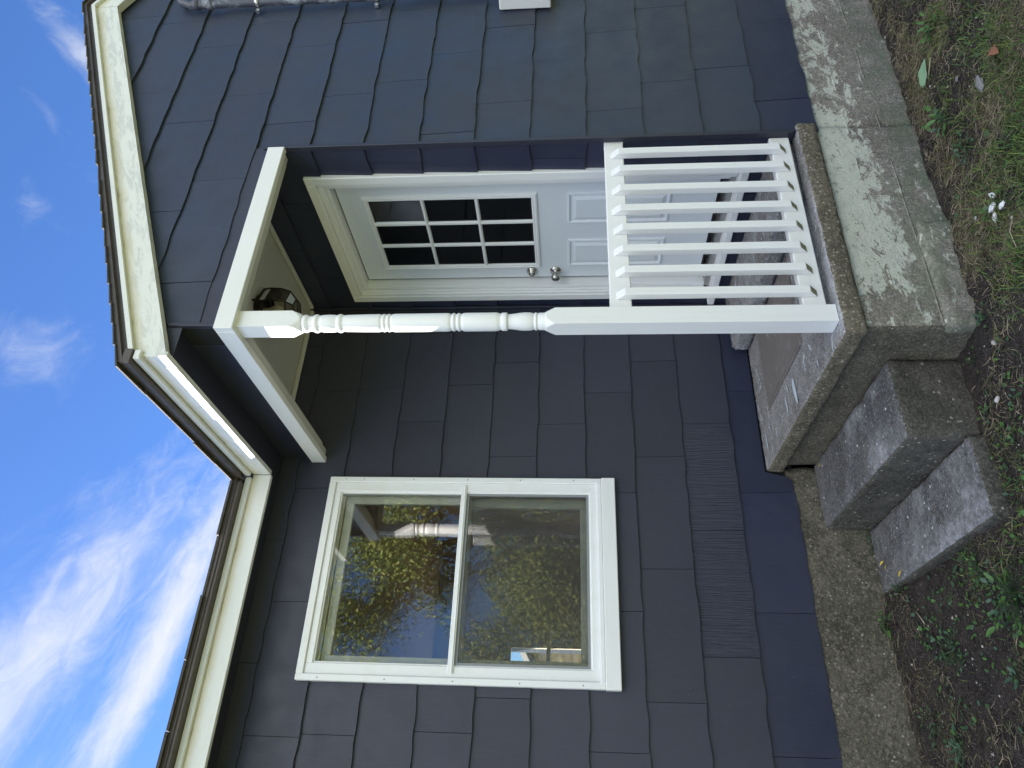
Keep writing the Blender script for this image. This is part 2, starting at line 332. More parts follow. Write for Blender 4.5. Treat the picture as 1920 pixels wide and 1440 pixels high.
class MB:
    def __init__(s): s.v = []; s.f = []; s.m = []; s.uv = {}; s.sm = []
    def add(s, vs, fs, mi=0, sm=False):
        k = len(s.v); s.v += [tuple(p) for p in vs]
        for q in fs: s.f.append(tuple(i+k for i in q)); s.m.append(mi); s.sm.append(sm)
    def box(s, x0, x1, y0, y1, z0, z1, mi=0):
        vs = [(x, y, z) for z in (z0, z1) for y in (y0, y1) for x in (x0, x1)]
        s.add(vs, [(0,2,3,1),(4,5,7,6),(0,1,5,4),(1,3,7,5),(3,2,6,7),(2,0,4,6)], mi)
    def prism(s, poly, fn, a, b, mi=0):
        """poly in (p,q), extruded from a to b; fn(p,q,t)->xyz"""
        n = len(poly); vs = [fn(p, q, a) for p, q in poly]+[fn(p, q, b) for p, q in poly]
        s.add(vs, [tuple(range(n))[::-1], tuple(range(n, 2*n))]+[(i, (i+1) % n, n+(i+1) % n, n+i) for i in range(n)], mi)
    def lathe(s, prof, c, n=32, mi=0, axis='z', sm=True):
        vs = []
        for r, z in prof:
            for i in range(n):
                a = 2*math.pi*i/n; x, y = r*math.cos(a), r*math.sin(a)
                vs.append((c[0]+x, c[1]+y, c[2]+z) if axis == 'z' else (c[0]+z, c[1]+x, c[2]+y))
        fs = [(j*n+i, j*n+(i+1) % n, (j+1)*n+(i+1) % n, (j+1)*n+i) for j in range(len(prof)-1) for i in range(n)]
        s.add(vs, fs, mi, sm)
    def tube(s, pts, rad, n=8, mi=0):
        pts = [Vector(p) for p in pts]; rings = []; up = Vector((.3, .2, 1)).normalized()
        for i, p in enumerate(pts):
            d = (pts[min(i+1, len(pts)-1)]-pts[max(i-1, 0)]).normalized()
            a = d.cross(up)
            if a.length < .05: a = d.cross(Vector((1, 0, 0)))
            a.normalize(); b = d.cross(a); r = rad[i] if isinstance(rad, (list, tuple)) else rad
            rings.append([p+a*r*math.cos(2*math.pi*k/n)+b*r*math.sin(2*math.pi*k/n) for k in range(n)])
        vs = [q for r_ in rings for q in r_]
        fs = [(j*n+i, j*n+(i+1) % n, (j+1)*n+(i+1) % n, (j+1)*n+i) for j in range(len(pts)-1) for i in range(n)]
        fs += [tuple(range(n))[::-1], tuple(range((len(pts)-1)*n, len(pts)*n))]
        s.add(vs, fs, mi, True)
    def build(s, name, mats, parent=None, bevel=0.0, seg=1, uvfn=None):
        me = bpy.data.meshes.new(name); me.from_pydata(s.v, [], s.f)
        mats = mats if isinstance(mats, (list, tuple)) else [mats]
        for x in mats: me.materials.append(x)
        me.polygons.foreach_set('material_index', s.m); me.polygons.foreach_set('use_smooth', s.sm)
        bm = bmesh.new(); bm.from_mesh(me); bmesh.ops.recalc_face_normals(bm, faces=bm.faces)
        if bevel:
            es = [e for e in bm.edges if len(e.link_faces) == 2 and e.calc_face_angle(0) > .6]
            bmesh.ops.bevel(bm, geom=es, offset=bevel, segments=seg, affect='EDGES', clamp_overlap=True)
        bm.to_mesh(me); bm.free()
        if uvfn:
            uvl = me.uv_layers.new(name='UVMap')
            for lp in me.loops: uvl.data[lp.index].uv = uvfn(me.vertices[lp.vertex_index].co)
        return link(name, me, (), parent)

def rough_solid(x0, x1, y0, y1, z0, z1, cell=.02, amp=.004, big=.004, rad=.012, seed=0, mi_top=0, mi_side=1, edgechip=.006):
    """box as a displaced, subdivided shell with worn, rounded edges"""
    bm = bmesh.new()
    dims = (x1-x0, y1-y0, z1-z0); cen = Vector(((x0+x1)/2, (y0+y1)/2, (z0+z1)/2)); h = Vector(dims)/2
    idx = {}
    def V(p):
        k = tuple(round(c, 5) for c in p)
        if k not in idx: idx[k] = bm.verts.new(p)
        return idx[k]
    n = [max(2, int(round(d/cell))) for d in dims]
    lin = [[-h[a]+2*h[a]*i/n[a] for i in range(n[a]+1)] for a in range(3)]
    for a in range(3):
        b, c = (a+1) % 3, (a+2) % 3
        for sgn in (-1, 1):
            for i in range(n[b]):
                for j in range(n[c]):
                    q = []
                    for (ii, jj) in ((i, j), (i+1, j), (i+1, j+1), (i, j+1)):
                        p = [0, 0, 0]; p[a] = sgn*h[a]; p[b] = lin[b][ii]; p[c] = lin[c][jj]; q.append(V(p))
                    if sgn < 0: q.reverse()
                    fc = bm.faces.new(q); fc.material_index = mi_top if (a == 2 and sgn > 0) else mi_side; fc.smooth = True
    for v in bm.verts:
        p = Vector(v.co)
        # round the edges
        q = Vector([max(-(h[k]-rad), min(h[k]-rad, p[k])) for k in range(3)])
        d = p-q; on = sum(abs(abs(p[k])-h[k]) < 1e-6 for k in range(3))
        if d.length > 1e-9: p = q+d.normalized()*min(rad, d.length) if on > 1 else p
        w_ = cen+p; s1 = noise.noise(w_*9+Vector((seed,)*3)); s2 = noise.noise(w_*55+Vector((seed,)*3)); s3 = noise.noise(w_*28+Vector((seed+5,)*3))
        nd = Vector([ (1 if p[k] > 0 else -1) if abs(p[k]) > h[k]-rad*1.01 else 0 for k in range(3)])
        if nd.length > 0: nd.normalize()
        e = on > 1
        v.co = w_+nd*(s1*big+s2*amp-(max(0, s3)*edgechip*2.5 if e else 0))
    return bm
def bm_obj(bm, name, mats, parent=None):
    me = bpy.data.meshes.new(name); bm.normal_update(); bm.to_mesh(me); bm.free()
    for x in mats: me.materials.append(x)
    return link(name, me, (), parent)

# ------------------------------------------------------------------ ground
def gz(x, y):
    z = -.515
    z += .060*np.clip((y+.75)/.75, 0, 1)**1.2*np.clip((-x-.35)/.5, 0, 1)
    z += .045*np.exp(-((x+.1)**2/.12+(y+1.32)**2/.05))
    z += .008*np.sin(x*5.1+y*2.3)+.006*np.sin(y*7.7-x*3.1)+.005*np.sin(x*13+1)*np.sin(y*11)
    return z
def axis_pts(a, b, fine, far):
    core = np.arange(a, b+fine/2, fine); e = [fine]
    while sum(e) < far: e.append(e[-1]*1.22)
    g_ = np.cumsum(e); return np.concatenate([a-g_[::-1], core, b+g_])
gx = axis_pts(-2.4, 2.8, .022, 600); gy = axis_pts(-2.7, .1, .022, 600)
XX, YY = np.meshgrid(gx, gy, indexing='ij'); ZZ = gz(XX, YY)
near = np.clip(1-np.maximum(np.abs(XX)-6, np.abs(YY)-6)/10, 0, 1)
ZZ = -.515+(ZZ+.515)*near
def fnoise(x, y, s, o=0):  # cheap value noise for whole arrays
    x = x*s+o*7.13; y = y*s+o*3.7; xi = np.floor(x).astype(int); yi = np.floor(y).astype(int); xf = x-xi; yf = y-yi
    h_ = lambda a, b: (np.sin(a*127.1+b*311.7+o*17.3)*43758.5453) % 1.0
    u = xf*xf*(3-2*xf); v_ = yf*yf*(3-2*yf)
    return (h_(xi, yi)*(1-u)+h_(xi+1, yi)*u)*(1-v_)+(h_(xi, yi+1)*(1-u)+h_(xi+1, yi+1)*u)*v_
cl = (fnoise(XX, YY, 14, 1)-.5)*.018+(fnoise(XX, YY, 33, 2)-.5)*.013+(fnoise(XX, YY, 5, 3)-.5)*.02
ZZ = ZZ+cl*near
def gzf(x, y): return gz(x, y)+(fnoise(x, y, 14, 1)-.5)*.018+(fnoise(x, y, 33, 2)-.5)*.013+(fnoise(x, y, 5, 3)-.5)*.02
def np_mesh(name, v, faces, mats, mi=None, smooth=False):
    """v (n,3), faces (m,k) arrays"""
    me = bpy.data.meshes.new(name); nv, nf, k = len(v), len(faces), faces.shape[1]
    me.vertices.add(nv); me.vertices.foreach_set('co', np.ascontiguousarray(v, dtype=np.float32).ravel())
    me.loops.add(nf*k); me.loops.foreach_set('vertex_index', faces.astype(np.int32).ravel())
    me.polygons.add(nf); me.polygons.foreach_set('loop_start', np.arange(0, nf*k, k, dtype=np.int32))
    if mi is not None: me.polygons.foreach_set('material_index', mi.astype(np.int32))
    if smooth: me.polygons.foreach_set('use_smooth', np.ones(nf, dtype=bool))
    for x in mats: me.materials.append(x)
    me.update(calc_edges=True); me.validate(); return me
nx_, ny_ = XX.shape; I = np.arange(nx_*ny_).reshape(nx_, ny_)
fa = np.stack([I[:-1, :-1], I[1:, :-1], I[1:, 1:], I[:-1, 1:]], -1).reshape(-1, 4)
M_SOIL = mat('soil', (.05, .04, .035), .95, spec=.2); _g = G(M_SOIL)
_x, _y, _z = _g.xyz()
_c = _g.mix(_g.rng(_g.noise(7, 6, .7), .35, .7), (.030, .025, .026), (.068, .056, .052))
_c = _g.mix(_g.rng(_g.noise(120, 3, .7), .5, .75, 0, .7), _c, (.15, .13, .11))
_v = _g.voro(110); _c = _g.mix(_g.m('MULTIPLY', _g.m('LESS_THAN', _v.outputs['Distance'], .12), _g.m('GREATER_THAN', _g.noise(8, 3), .52)), _c, (.4, .38, .35))
_far = _g.m('MAXIMUM', _g.rng(_y, -2.3, -3.6), _g.m('MAXIMUM', _g.rng(_y, 4, 6), _g.m('MAXIMUM', _g.rng(_x, 3.6, 5), _g.rng(_x, -2.6, -4))))
_c = _g.mix(_far, _c, _g.mix(_g.noise(1.3, 6, .7), (.085, .095, .045), (.15, .155, .075)))
_g.col(_c); _b = _g.bump(_g.noise(40, 5, .7), .8, .02); _g.bump(_g.noise(160, 3, .7), .7, .006, _b)
gr = link('ground', np_mesh('ground', np.stack([XX, YY, ZZ], -1).reshape(-1, 3), fa, [M_SOIL], smooth=True)); gr['kind'] = 'structure'

# ------------------------------------------------------------------ house
house = thing('house', 'dark navy shingle-sided house with white trim and an inset corner porch', 'house', (1.2, .4, -.52))
W = 1.03; RY = -1.272; EXPO = .2622
CZ = [-.11]+[.151+EXPO*i for i in range(0, 13)]
SL = .42
def rake_b(x):   # bottom line of the rake board
    xx = x if x < 2.2 else 4.4-x
    return 2.576+SL*(xx+.173)
def wave(u, c):
    a = noise.noise(Vector((u*7.5, c*3.7, 1.3)))*.0064+noise.noise(Vector((u*17, c*5.1, 4.3)))*.0036+math.sin(u*2*math.pi/.205+c*1.7)*.0018
    return a
def sub_rect(r, h):
    a0, b0, a1, b1 = r; c0, d0, c1, d1 = h
    if c0 >= a1 or c1 <= a0 or d0 >= b1 or d1 <= b0: return [r]
    o_ = []
    if c0 > a0: o_.append((a0, b0, c0, b1))
    if c1 < a1: o_.append((c1, b0, a1, b1))
    m0, m1 = max(a0, c0), min(a1, c1)
    if d0 > b0: o_.append((m0, b0, m1, d0))
    if d1 < b1: o_.append((m0, d1, m1, b1))
    return o_
def shingles(parent, fn, u0, u1, courses, joints, holes=(), zmaxf=None, zminf=None, matf=None, seed=0, nails=True):
    """fn(u,z,d): d metres out from the sheathing. courses: list of (index, z0, z1)"""
    rr = random.Random(seed); made = 0
    for (ci, z0, z1) in courses:
        js = joints(ci); j0 = js
        us = [u0]+[j0+.607*k for k in range(-12, 12) if u0+.02 < j0+.607*k < u1-.02]+[u1]
        for a, b in zip(us[:-1], us[1:]):
            rects = [(a+.0012, z0, b-.0012, z1+.018)]
            for h in holes: rects = [q for r_ in rects for q in sub_rect(r_, h)]
            mb = MB(); tilt = rr.uniform(-.0012, .0012); drop = rr.uniform(-.0015, .0015); tw = rr.uniform(-.001, .001)
            for (p0, q0, p1, q1) in rects:
                if p1-p0 < .004: continue
                n = max(1, int((p1-p0)/.028)); vs = []; cols = 0; lv = []
                for i in range(n+1):
                    u = p0+(p1-p0)*i/n
                    zl = q0+(wave(u, ci+seed)+drop if abs(q0-z0) < 1e-6 else 0)
                    if zminf: zl = max(zl, zminf(u))
                    zh = q1
                    if zmaxf: zh = min(zh, zmaxf(u))
                    live = zh > zl+.006; zh = max(zh, zl)
                    t = lambda z: .0205+tilt+tw*(u-a)-(.0125)*(z-z0)/(EXPO+.02)
                    vs += [fn(u, zl, t(zl)), fn(u, zh, t(zh)), fn(u, zl, .001), fn(u, zl+.0012, t(zl)+.0)]
                    lv.append(live); cols += 1
                fs = []
                for i in range(cols-1):
                    if lv[i] or lv[i+1]: k = 4*i; fs += [(k, k+4, k+5, k+1), (k, k+2, k+6, k+4)]
                if not fs: continue
                k = 4*(cols-1)
                if lv[0]: fs += [(0, 1, 2)]
                if lv[-1]: fs += [(k, k+2, k+1)]
                mb.add(vs, fs, 0)
                if abs(q0-z0) < 1e-6 and nails:
                    for nu in (a+.045, a+.30, b-.045):
                        nu += rr.uniform(-.012, .012)
                        if not (p0+.01 < nu < p1-.01) or rr.random() < .25: continue
                        nz = q0+.030+rr.uniform(-.006, .006)
                        if (zmaxf and zmaxf(nu) < nz+.01) or (zminf and zminf(nu) > nz-.01): continue
                        tt = .0205+tilt+tw*(nu-a)-.0125*(nz-z0)/(EXPO+.02)
                        k_ = 6; ring_ = [fn(nu+.0026*math.cos(6.283*i/k_), nz+.0026*math.sin(6.283*i/k_), tt+.0008) for i in range(k_)]
                        mb.add(ring_, [tuple(range(k_))], 1)
            if mb.f:
                mm = matf(ci, (a+b)/2) if matf else M_SIDE
                mb.build('shingle', [mm, M_NAIL], parent); made += 1
    return made
# window wall ------------------------------------------------------
WH = (-1.115, .815, -.140, 2.280)
mb = MB()
for r_ in sub_rect((-3.1, -.10, 1.06, 2.66), WH):
    mb.box(r_[0], r_[2], .018, .12, r_[1]-(.04 if r_[1] < 0 else 0), r_[3])
wall_w = mb.build('window_wall', M_GAP, house)
JW = {0: -.175, 1: .226, 2: .026, 3: .423, 4: .221, 5: .021, 6: .477, 7: .236, 8: .450, 9: -.172, 10: .14}
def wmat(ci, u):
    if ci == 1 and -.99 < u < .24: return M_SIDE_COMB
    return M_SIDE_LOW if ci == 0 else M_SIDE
fw = lambda u, z, d: (u, .018-d, z)
cs = [(i, CZ[i] if i else -.13, CZ[i+1]) for i in range(0, 11)]
def notch(u):
    if u > -.080: return .003
    if u > -.135: return -.13+.055-math.sqrt(max(0, .055**2-(u+.135)**2))
    return -9
shingles(wall_w, fw, -3.05, W+.012, cs, lambda c: JW[c % 11], holes=[WH], zmaxf=lambda u: 2.655 if u > .0 else 2.612, zminf=notch, matf=wmat, seed=0)
# gable wall -------------------------------------------------------
mb = MB()
for (a, b, c, d) in ((W+.018, 4.3, -.09, 2.50), (.0, 4.3, 2.455, 2.66)):
    mb.box(a, b, -1.251, -1.13, c, d)
mb.prism([(.0, 2.655), (4.38, 2.655), (2.2, 3.64)], lambda p, q, t: (p, t, q), -1.251, -1.13)
wall_g = mb.build('gable_wall', M_GAP, house)
JG = {0: .655, 1: .30, 2: .211, 3: .626, 4: .415, 5: .10, 6: .50, 7: .29, 8: .20, 9: .610, 10: .228, 11: .640, 12: .270, 13: .330, 14: .2}
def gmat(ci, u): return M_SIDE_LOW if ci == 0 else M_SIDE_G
fg = lambda u, z, d: (u, -1.251-d, z)
cs = [(i, CZ[i] if i else -.095, CZ[i+1]) for i in range(0, 10)]
shingles(wall_g, fg, W+.012, 3.3, [c for c in cs if c[0] <= 9], lambda c: JG[c], matf=gmat, seed=3, zmaxf=lambda u: min(9, rake_b(u)+.03))
cs2 = [(10, 2.511, 2.773), (11, 2.773, 3.04), (12, 3.04, 3.305), (13, 3.305, 3.57), (14, 3.57, 3.8)]
shingles(wall_g, fg, .012, 3.3, cs2, lambda c: JG[c], matf=gmat, seed=3, zmaxf=lambda u: rake_b(u)+.03)
mb = MB(); mb.box(.0, W+.010, -1.2668, -1.252, 2.441, 2.530); mb.build('flashing_strip', M_SIDE, wall_g)
# corner beads
mb = MB(); mb.box(W-.004, W+.014, -1.279, -1.249, .012, 2.47); mb.build('corner_bead', M_TRIMNAVY, wall_g, bevel=.003)
mb = MB(); mb.box(-.004, .014, -1.276, -1.249, 2.442, 2.640); mb.build('corner_bead', M_TRIMNAVY, wall_g, bevel=.003)
# door wall --------------------------------------------------------
DH = (-1.075, .19, -.10, 2.325)
mb = MB()
for r_ in sub_rect((-1.249, -.08, .02, 2.66), DH): mb.box(W+.0195, W+.11, r_[0], r_[2], r_[1], r_[3])
wall_d = mb.build('door_wall', M_GAP, house)
fd = lambda u, z, d: (W+.0195-d, u, z)
cs = [(i, CZ[i] if i else .012, CZ[i+1]) for i in range(0, 11)]
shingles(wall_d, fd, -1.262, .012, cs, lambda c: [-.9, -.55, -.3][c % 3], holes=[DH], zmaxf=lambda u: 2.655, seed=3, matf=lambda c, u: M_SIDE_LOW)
mb = MB(); mb.box(W-.014, W+.0005, -.018, -.0035, .003, 2.655); mb.build('corner_trim', M_TRIMNAVY, wall_d, bevel=.002)
# side panel above the side beam
mb = MB(); mb.box(.002, .10, -1.2475, .0165, 2.4425, 2.66); mb.build('side_panel', M_TRIMNAVY, house)
# side wall of the wing in front of nothing else: rest of body (right and rear walls, left wall)
mb = MB(); mb.box(4.2, 4.3, -1.13, 4.2, -.5, 2.7); mb.box(-3.2, -3.1, .02, 4.2, -.5, 2.7)
for r_ in sub_rect((-3.1, -.5, 4.2, 2.7), (-1.40, .88, -.22, 1.66)): mb.box(r_[0], r_[2], 4.0, 4.2, r_[1], r_[3])
mb.build('rear_walls', M_SIDE, house)
mb = MB(); mb.box(-3.1, 1.0, .121, 3.999, .05, .12); mb.build('interior_floor', M_INTF, house)
mb = MB(); mb.box(-3.1, 1.0, .121, 3.999, 2.40, 2.45); mb.box(1.0, 1.04, .121, 3.999, .05, 2.45); mb.box(-3.095, -3.06, .121, 3.999, .12, 2.40)
for r_ in sub_rect((-3.06, .12, 1.0, 2.40), (-1.40, .88, -.22, 1.66)): mb.box(r_[0], r_[2], 3.95, 3.998, r_[1], r_[3])
mb.box(W+.16, W+.9, -1.1, -.1, 2.5, 2.55); mb.build('interior_lining', M_INT, house)
mb = MB(); mb.box(-1.40, -.22, 3.93, 3.99, 1.225, 1.265); mb.box(-1.398, -.222, 3.935, 3.985, 1.62, 1.658); mb.build('rear_window_bar', M_WHITE, house)

# foundation -------------------------------------------------------
fo = bm_obj(rough_solid(W+.06, 4.3, -1.252, -.9, -.9, -.094, .035, .0015, .004, .004, 3, 0, 0), 'foundation', [M_FOUND], house)
fo2 = bm_obj(rough_solid(-3.15, -.03, .006, .30, -.9, -.094, .03, .004, .010, .004, 8, 0, 0), 'foundation', [M_FOUNDW], house)

# roof -------------------------------------------------------------
def slope_pts(top=0.0): pass
mb = MB()
# wing roof: two slopes, ridge at x=2.2; layers measured upward from the rake line
def wing_slab(lo, hi, y0, y1, xe, mi):
    for sg in (0, 1):
        xs = [xe, 2.2] if sg == 0 else [4.4-xe, 2.2]
        zb = [2.576+SL*(xe+.173), 2.576+SL*(2.2+.173)]
        vs = []
        for y in (y0, y1):
            for (x, z) in zip(xs, zb): vs += [(x, y, z+lo), (x, y, z+hi)]
        mb.add(vs, [(0, 2, 3, 1), (4, 5, 7, 6), (0, 1, 5, 4), (2, 6, 7, 3), (1, 3, 7, 5), (0, 4, 6, 2)], mi)
wing_slab(.145, .170, -1.318, 4.4, -.215, 0)
roof = mb.build('roof', M_BROWN, house)
mb = MB(); wing_slab(.170, .190, -1.334, 4.42, -.214, 0); mb.build('drip_edge', M_BROWN, roof)
mb = MB(); wing_slab(.1255, .1455, -1.328, -1.2, -.16, 0)
mb.build('rake_moulding', M_FASW, roof, uvfn=lambda c: (c.x, .2))
# rake boards
for sg in (0, 1):
    mb = MB(); xe = -.172
    fx = (lambda x: x) if sg == 0 else (lambda x: 4.4-x)
    npts = 40; vs = []
    for i in range(npts+1):
        x = xe+(2.198-xe)*i/npts; zb = 2.576+SL*(x+.173); j = (noise.noise(Vector((x*40, 2, 0)))*.0035 if i else 0)
        for y in (-1.311, -1.2725): vs += [(fx(x), y, zb+j*.5), (fx(x), y, zb+.1265)]
    fs = []
    for i in range(npts):
        k = 4*i; fs += [(k, k+4, k+5, k+1), (k+2, k+3, k+7, k+6), (k, k+2, k+6, k+4), (k+1, k+5, k+7, k+3)]
    fs += [(0, 1, 3, 2), (4*npts, 4*npts+2, 4*npts+3, 4*npts+1)]
    mb.add(vs, fs)
    mb.build('rake_board', M_RAKE, roof, uvfn=lambda c: (c.x, (c.z-rake_b(c.x))/.127))
# shingle courses on both slopes: thick butts give the stepped rake edge
mb = MB(); rr = random.Random(5)
ncs = 24; run = (2.2+.237)
for sg in (0, 1):
    for k in range(ncs):
        a = -.239+run*k/ncs; b = a+run/ncs*1.06
        for j in range(26 if sg == 0 else 1):
            yw = 5.75/26 if sg == 0 else 5.75
            y0 = -1.343+yw*j+(0 if j == 0 else .002); y1 = -1.343+yw*(j+1)-.002
            if j == 0: y0 += rr.uniform(-.006, .004)
            dx = rr.uniform(-.003, .003) if k else rr.uniform(-.008, .004)
            za = 2.576+SL*(a+.173)+.190; zb = 2.576+SL*(b+.173)+.186
            X = (lambda x: x) if sg == 0 else (lambda x: 4.4-x)
            t = .0060+rr.uniform(0, .002)
            vs = [(X(a+dx), y0, za), (X(a+dx), y1, za), (X(a+dx), y1, za+t), (X(a+dx), y0, za+t), (X(b), y0, zb), (X(b), y1, zb), (X(b), y1, zb+.004), (X(b), y0, zb+.004)]
            mb.add(vs, [(0, 1, 2, 3), (4, 7, 6, 5), (3, 2, 6, 7), (0, 4, 5, 1), (0, 3, 7, 4), (1, 5, 6, 2)])
o = mb.build('roof_shingles', M_SHING, roof); o['kind'] = 'stuff'
# main roof over the window wall: eave along y=-.245, ridge at y=2.1
mb = MB()
def main_slab(lo, hi, ye, x0, x1, mi=0):
    for sg in (0, 1):
        Y = (lambda y: y) if sg == 0 else (lambda y: 4.2-y)
        za, zb = 2.576+SL*(ye+.173), 2.576+SL*(2.1+.173); vs = []
        for x in (x0, x1):
            for (y, z) in ((Y(ye), za), (Y(2.1), zb)): vs += [(x, y, z+lo), (x, y, z+hi)]
        mb.add(vs, [(0, 2, 3, 1), (4, 5, 7, 6), (0, 1, 5, 4), (2, 6, 7, 3), (1, 3, 7, 5), (0, 4, 6, 2)], mi)
main_slab(.145, .170, -.215, -3.4, .6); mb.build('main_roof', M_BROWN, roof)
mb = MB(); main_slab(.1705, .190, -.238, -3.42, .6); mb.build('drip_edge', M_BROWN, roof)
mb = MB()
for k in range(18):
    a = -.248+2.345*k/18; b = a+2.345/18*1.06
    for j in range(14):
        x0 = -3.43+.29*j+.002; x1 = x0+.286; dy = rr.uniform(-.003, .003) if k else rr.uniform(-.010, .004)
        za = 2.576+SL*(a+.173)+.190; zb = 2.576+SL*(b+.173)+.186; t = .011+rr.uniform(0, .003)
        vs = [(x0, a+dy, za), (x1, a+dy, za), (x1, a+dy, za+t), (x0, a+dy, za+t), (x0, b, zb), (x1, b, zb), (x1, b, zb+.004), (x0, b, zb+.004)]
        mb.add(vs, [(0, 1, 2, 3), (4, 7, 6, 5), (3, 2, 6, 7), (0, 4, 5, 1), (0, 3, 7, 4), (1, 5, 6, 2)])
o = mb.build('roof_shingles', M_SHING, roof); o['kind'] = 'stuff'
# eave fascias: side of the wing (faces -x) and window wall (faces -y)
uvz = lambda c: (c.x+c.y, (c.z-2.576)/.097)
mb = MB(); mb.box(-.173, -.150, -1.309, -.1735, 2.576, 2.673); mb.build('eave_fascia', M_FASX, roof, bevel=.002, uvfn=uvz)
mb = MB(); mb.box(-.192, -.150, -1.3265, -.196, 2.6735, 2.703); mb.build('eave_moulding', M_FASX, roof, bevel=.004, uvfn=lambda c: (0, .2))
mb = MB(); mb.box(-.217, -.150, -1.333, -.236, 2.7055, 2.7405); mb.build('eave_drip_edge', M_BROWN, roof, bevel=.002)
mb = MB(); mb.box(-3.4, -.1735, -.173, -.150, 2.576, 2.673); mb.build('eave_fascia', M_FASW, roof, bevel=.002, uvfn=uvz)
mb = MB(); mb.box(-3.4, -.1925, -.192, -.150, 2.6735, 2.703); mb.build('eave_moulding', M_FASW, roof, bevel=.004, uvfn=lambda c: (0, .2))
mb = MB(); mb.box(-3.4, -.2325, -.232, -.150, 2.7035, 2.7385); mb.build('eave_drip_edge', M_BROWN, roof, bevel=.002)
mb = MB(); mb.box(-.1495, .001, -1.262, .016, 2.606, 2.622); mb.box(-3.4, -.1497, -.1495, .016, 2.606, 2.622); mb.build('soffit', M_TRIMNAVY, roof)
mb = MB(); mb.box(-.1495, -.002, -1.266, -1.262, 2.58, 2.66); mb.build('soffit_end', M_TRIMNAVY, roof)

# porch ceiling and beams -----------------------------------------
mb = MB(); mb.box(.03, W+.02, -1.20, .012, 2.640, 2.66); ceil = mb.build('porch_ceiling', M_CEIL, house)
mb = MB(); mb.box(.05, W-.02, -.024, .0, 2.612, 2.6395); mb.box(W-.022, W+.002, -1.19, -.024, 2.612, 2.6395); mb.build('cove_moulding', M_CEIL, ceil, bevel=.008)
mb = MB(); mb.box(-.023, W-.006, -1.2868, -1.255, 2.3605, 2.4405); mb.build('front_beam', M_WHITE_X, house, bevel=.0025)
mb = MB(); mb.box(.0105, W-.006, -1.2548, -1.205, 2.371, 2.44); mb.box(.03, W-.006, -1.2046, -1.165, 2.392, 2.6385); mb.build('front_beam_liner', M_CEIL, house, bevel=.002)
M_BEAM_Y = white_mat('white_paint_side', axis='y')
mb = MB(); mb.box(-.023, .010, -1.2545, -.0015, 2.3605, 2.4405); mb.build('side_beam', M_BEAM_Y, house, bevel=.0025)
mb = MB(); mb.box(.0105, .055, -1.2040, -.0015, 2.371, 2.44); mb.box(.0555, .09, -1.164, -.025, 2.392, 2.6385); mb.build('side_beam_liner', M_CEIL, house, bevel=.002)

# window -----------------------------------------------------------
win = None
def ring(mb, x0, x1, z0, z1, wx, wz0, wz1, y0, y1, mi=0):
    mb.box(x0, x0+wx, y0, y1, z0, z1, mi); mb.box(x1-wx, x1, y0, y1, z0, z1, mi)
    mb.box(x0+wx, x1-wx, y0, y1, z0, z0+wz0, mi); mb.box(x0+wx, x1-wx, y0, y1, z1-wz1, z1, mi)
mb = MB(); ring(mb, -1.146, -.117, .8575, 2.308, .030, .02, .036, -.030, .020); casing = mb.build('window', M_ALU, house, bevel=.003)
mb = MB(); ring(mb, -1.116, -.147, .8775, 2.272, .050, .040, .034, -.020, .030); mb.build('storm_frame', M_ALU, casing, bevel=.0025)
mb = MB(); ring(mb, -1.066, -.197, .9175, 2.238, .008, .008, .006, -.012, .028); mb.build('track', M_ALU, casing)
mb = MB(); mb.box(-1.100, -.163, -.026, .028, 1.560, 1.590); mb.box(-1.100, -.163, -.031, -.0265, 1.566, 1.572); mb.build('meeting_rail', M_ALU, casing, bevel=.002)
mb = MB(); mb.box(-1.149, -.115, -.036, .018, .7865, .857); mb.build('sill', M_WHITE_X, casing, bevel=.003)
mb = MB(); mb.box(-1.125, -.140, -.0345, -.020, .8572, .880); mb.build('sill_lip', M_ALU, casing, bevel=.003)
mb = MB(); ring(mb, -1.112, -.150, .86, 2.27, .045, .05, .045, .030, .046); mb.build('blind_stop', M_OLDSASH, casing, bevel=.003)
mb = MB(); ring(mb, -1.066, -.196, 1.545, 2.224, .046, .040, .046, .047, .075); us_ = mb.build('upper_sash', M_OLDSASH, casing, bevel=.003)
mb = MB(); ring(mb, -1.066, -.196, .912, 1.578, .050, .055, .036, .076, .105); ls_ = mb.build('lower_sash', M_OLDSASH, casing, bevel=.003)
def pane(parent, name, x0, x1, z0, z1, y, tilt=0.0, mt=M_GLASS):
    mb = MB(); mb.add([(x0, y-tilt, z0), (x1, y, z0), (x1, y+tilt, z1), (x0, y, z1)], [(0, 1, 2, 3)]); return mb.build(name, mt, parent)
pane(casing, 'pane', -1.060, -.203, 1.588, 2.234, -.001, .0006)
pane(casing, 'pane', -1.060, -.203, .924, 1.562, .004, .0006)
pane(casing, 'pane', -1.022, -.240, 1.58, 2.18, .062, -.0050)
pane(casing, 'pane', -1.018, -.244, .965, 1.545, .092, .0040)
pane(casing, 'insect_screen', -1.058, -.205, .924, 1.556, -.009, 0, M_SCREEN)
mb = MB(); ring(mb, -1.060, -.203, .9235, 1.5585, .012, .012, .012, -.0125, -.005); mb.build('screen_frame', mat('grey_screen_frame', (.25, .26, .28), .4), casing)

M_SCREW = mat('rusty_screw', (.10, .07, .05), .6, .3)
for (x, z) in [(-.131, z_) for z_ in (1.0, 1.28, 1.56, 1.85, 2.12, 2.22)]+[(-1.133, z_) for z_ in (.96, 1.25, 1.56, 1.88, 2.2)]:
    mb = MB(); mb.lathe([(.0001, -.0015), (.0026, -.001), (.0028, 0)], (0, 0, 0), 8); o = mb.build('screw', M_SCREW, casing); o.rotation_euler = (R(-90), 0, 0); o.location = (x, -.0302, z)
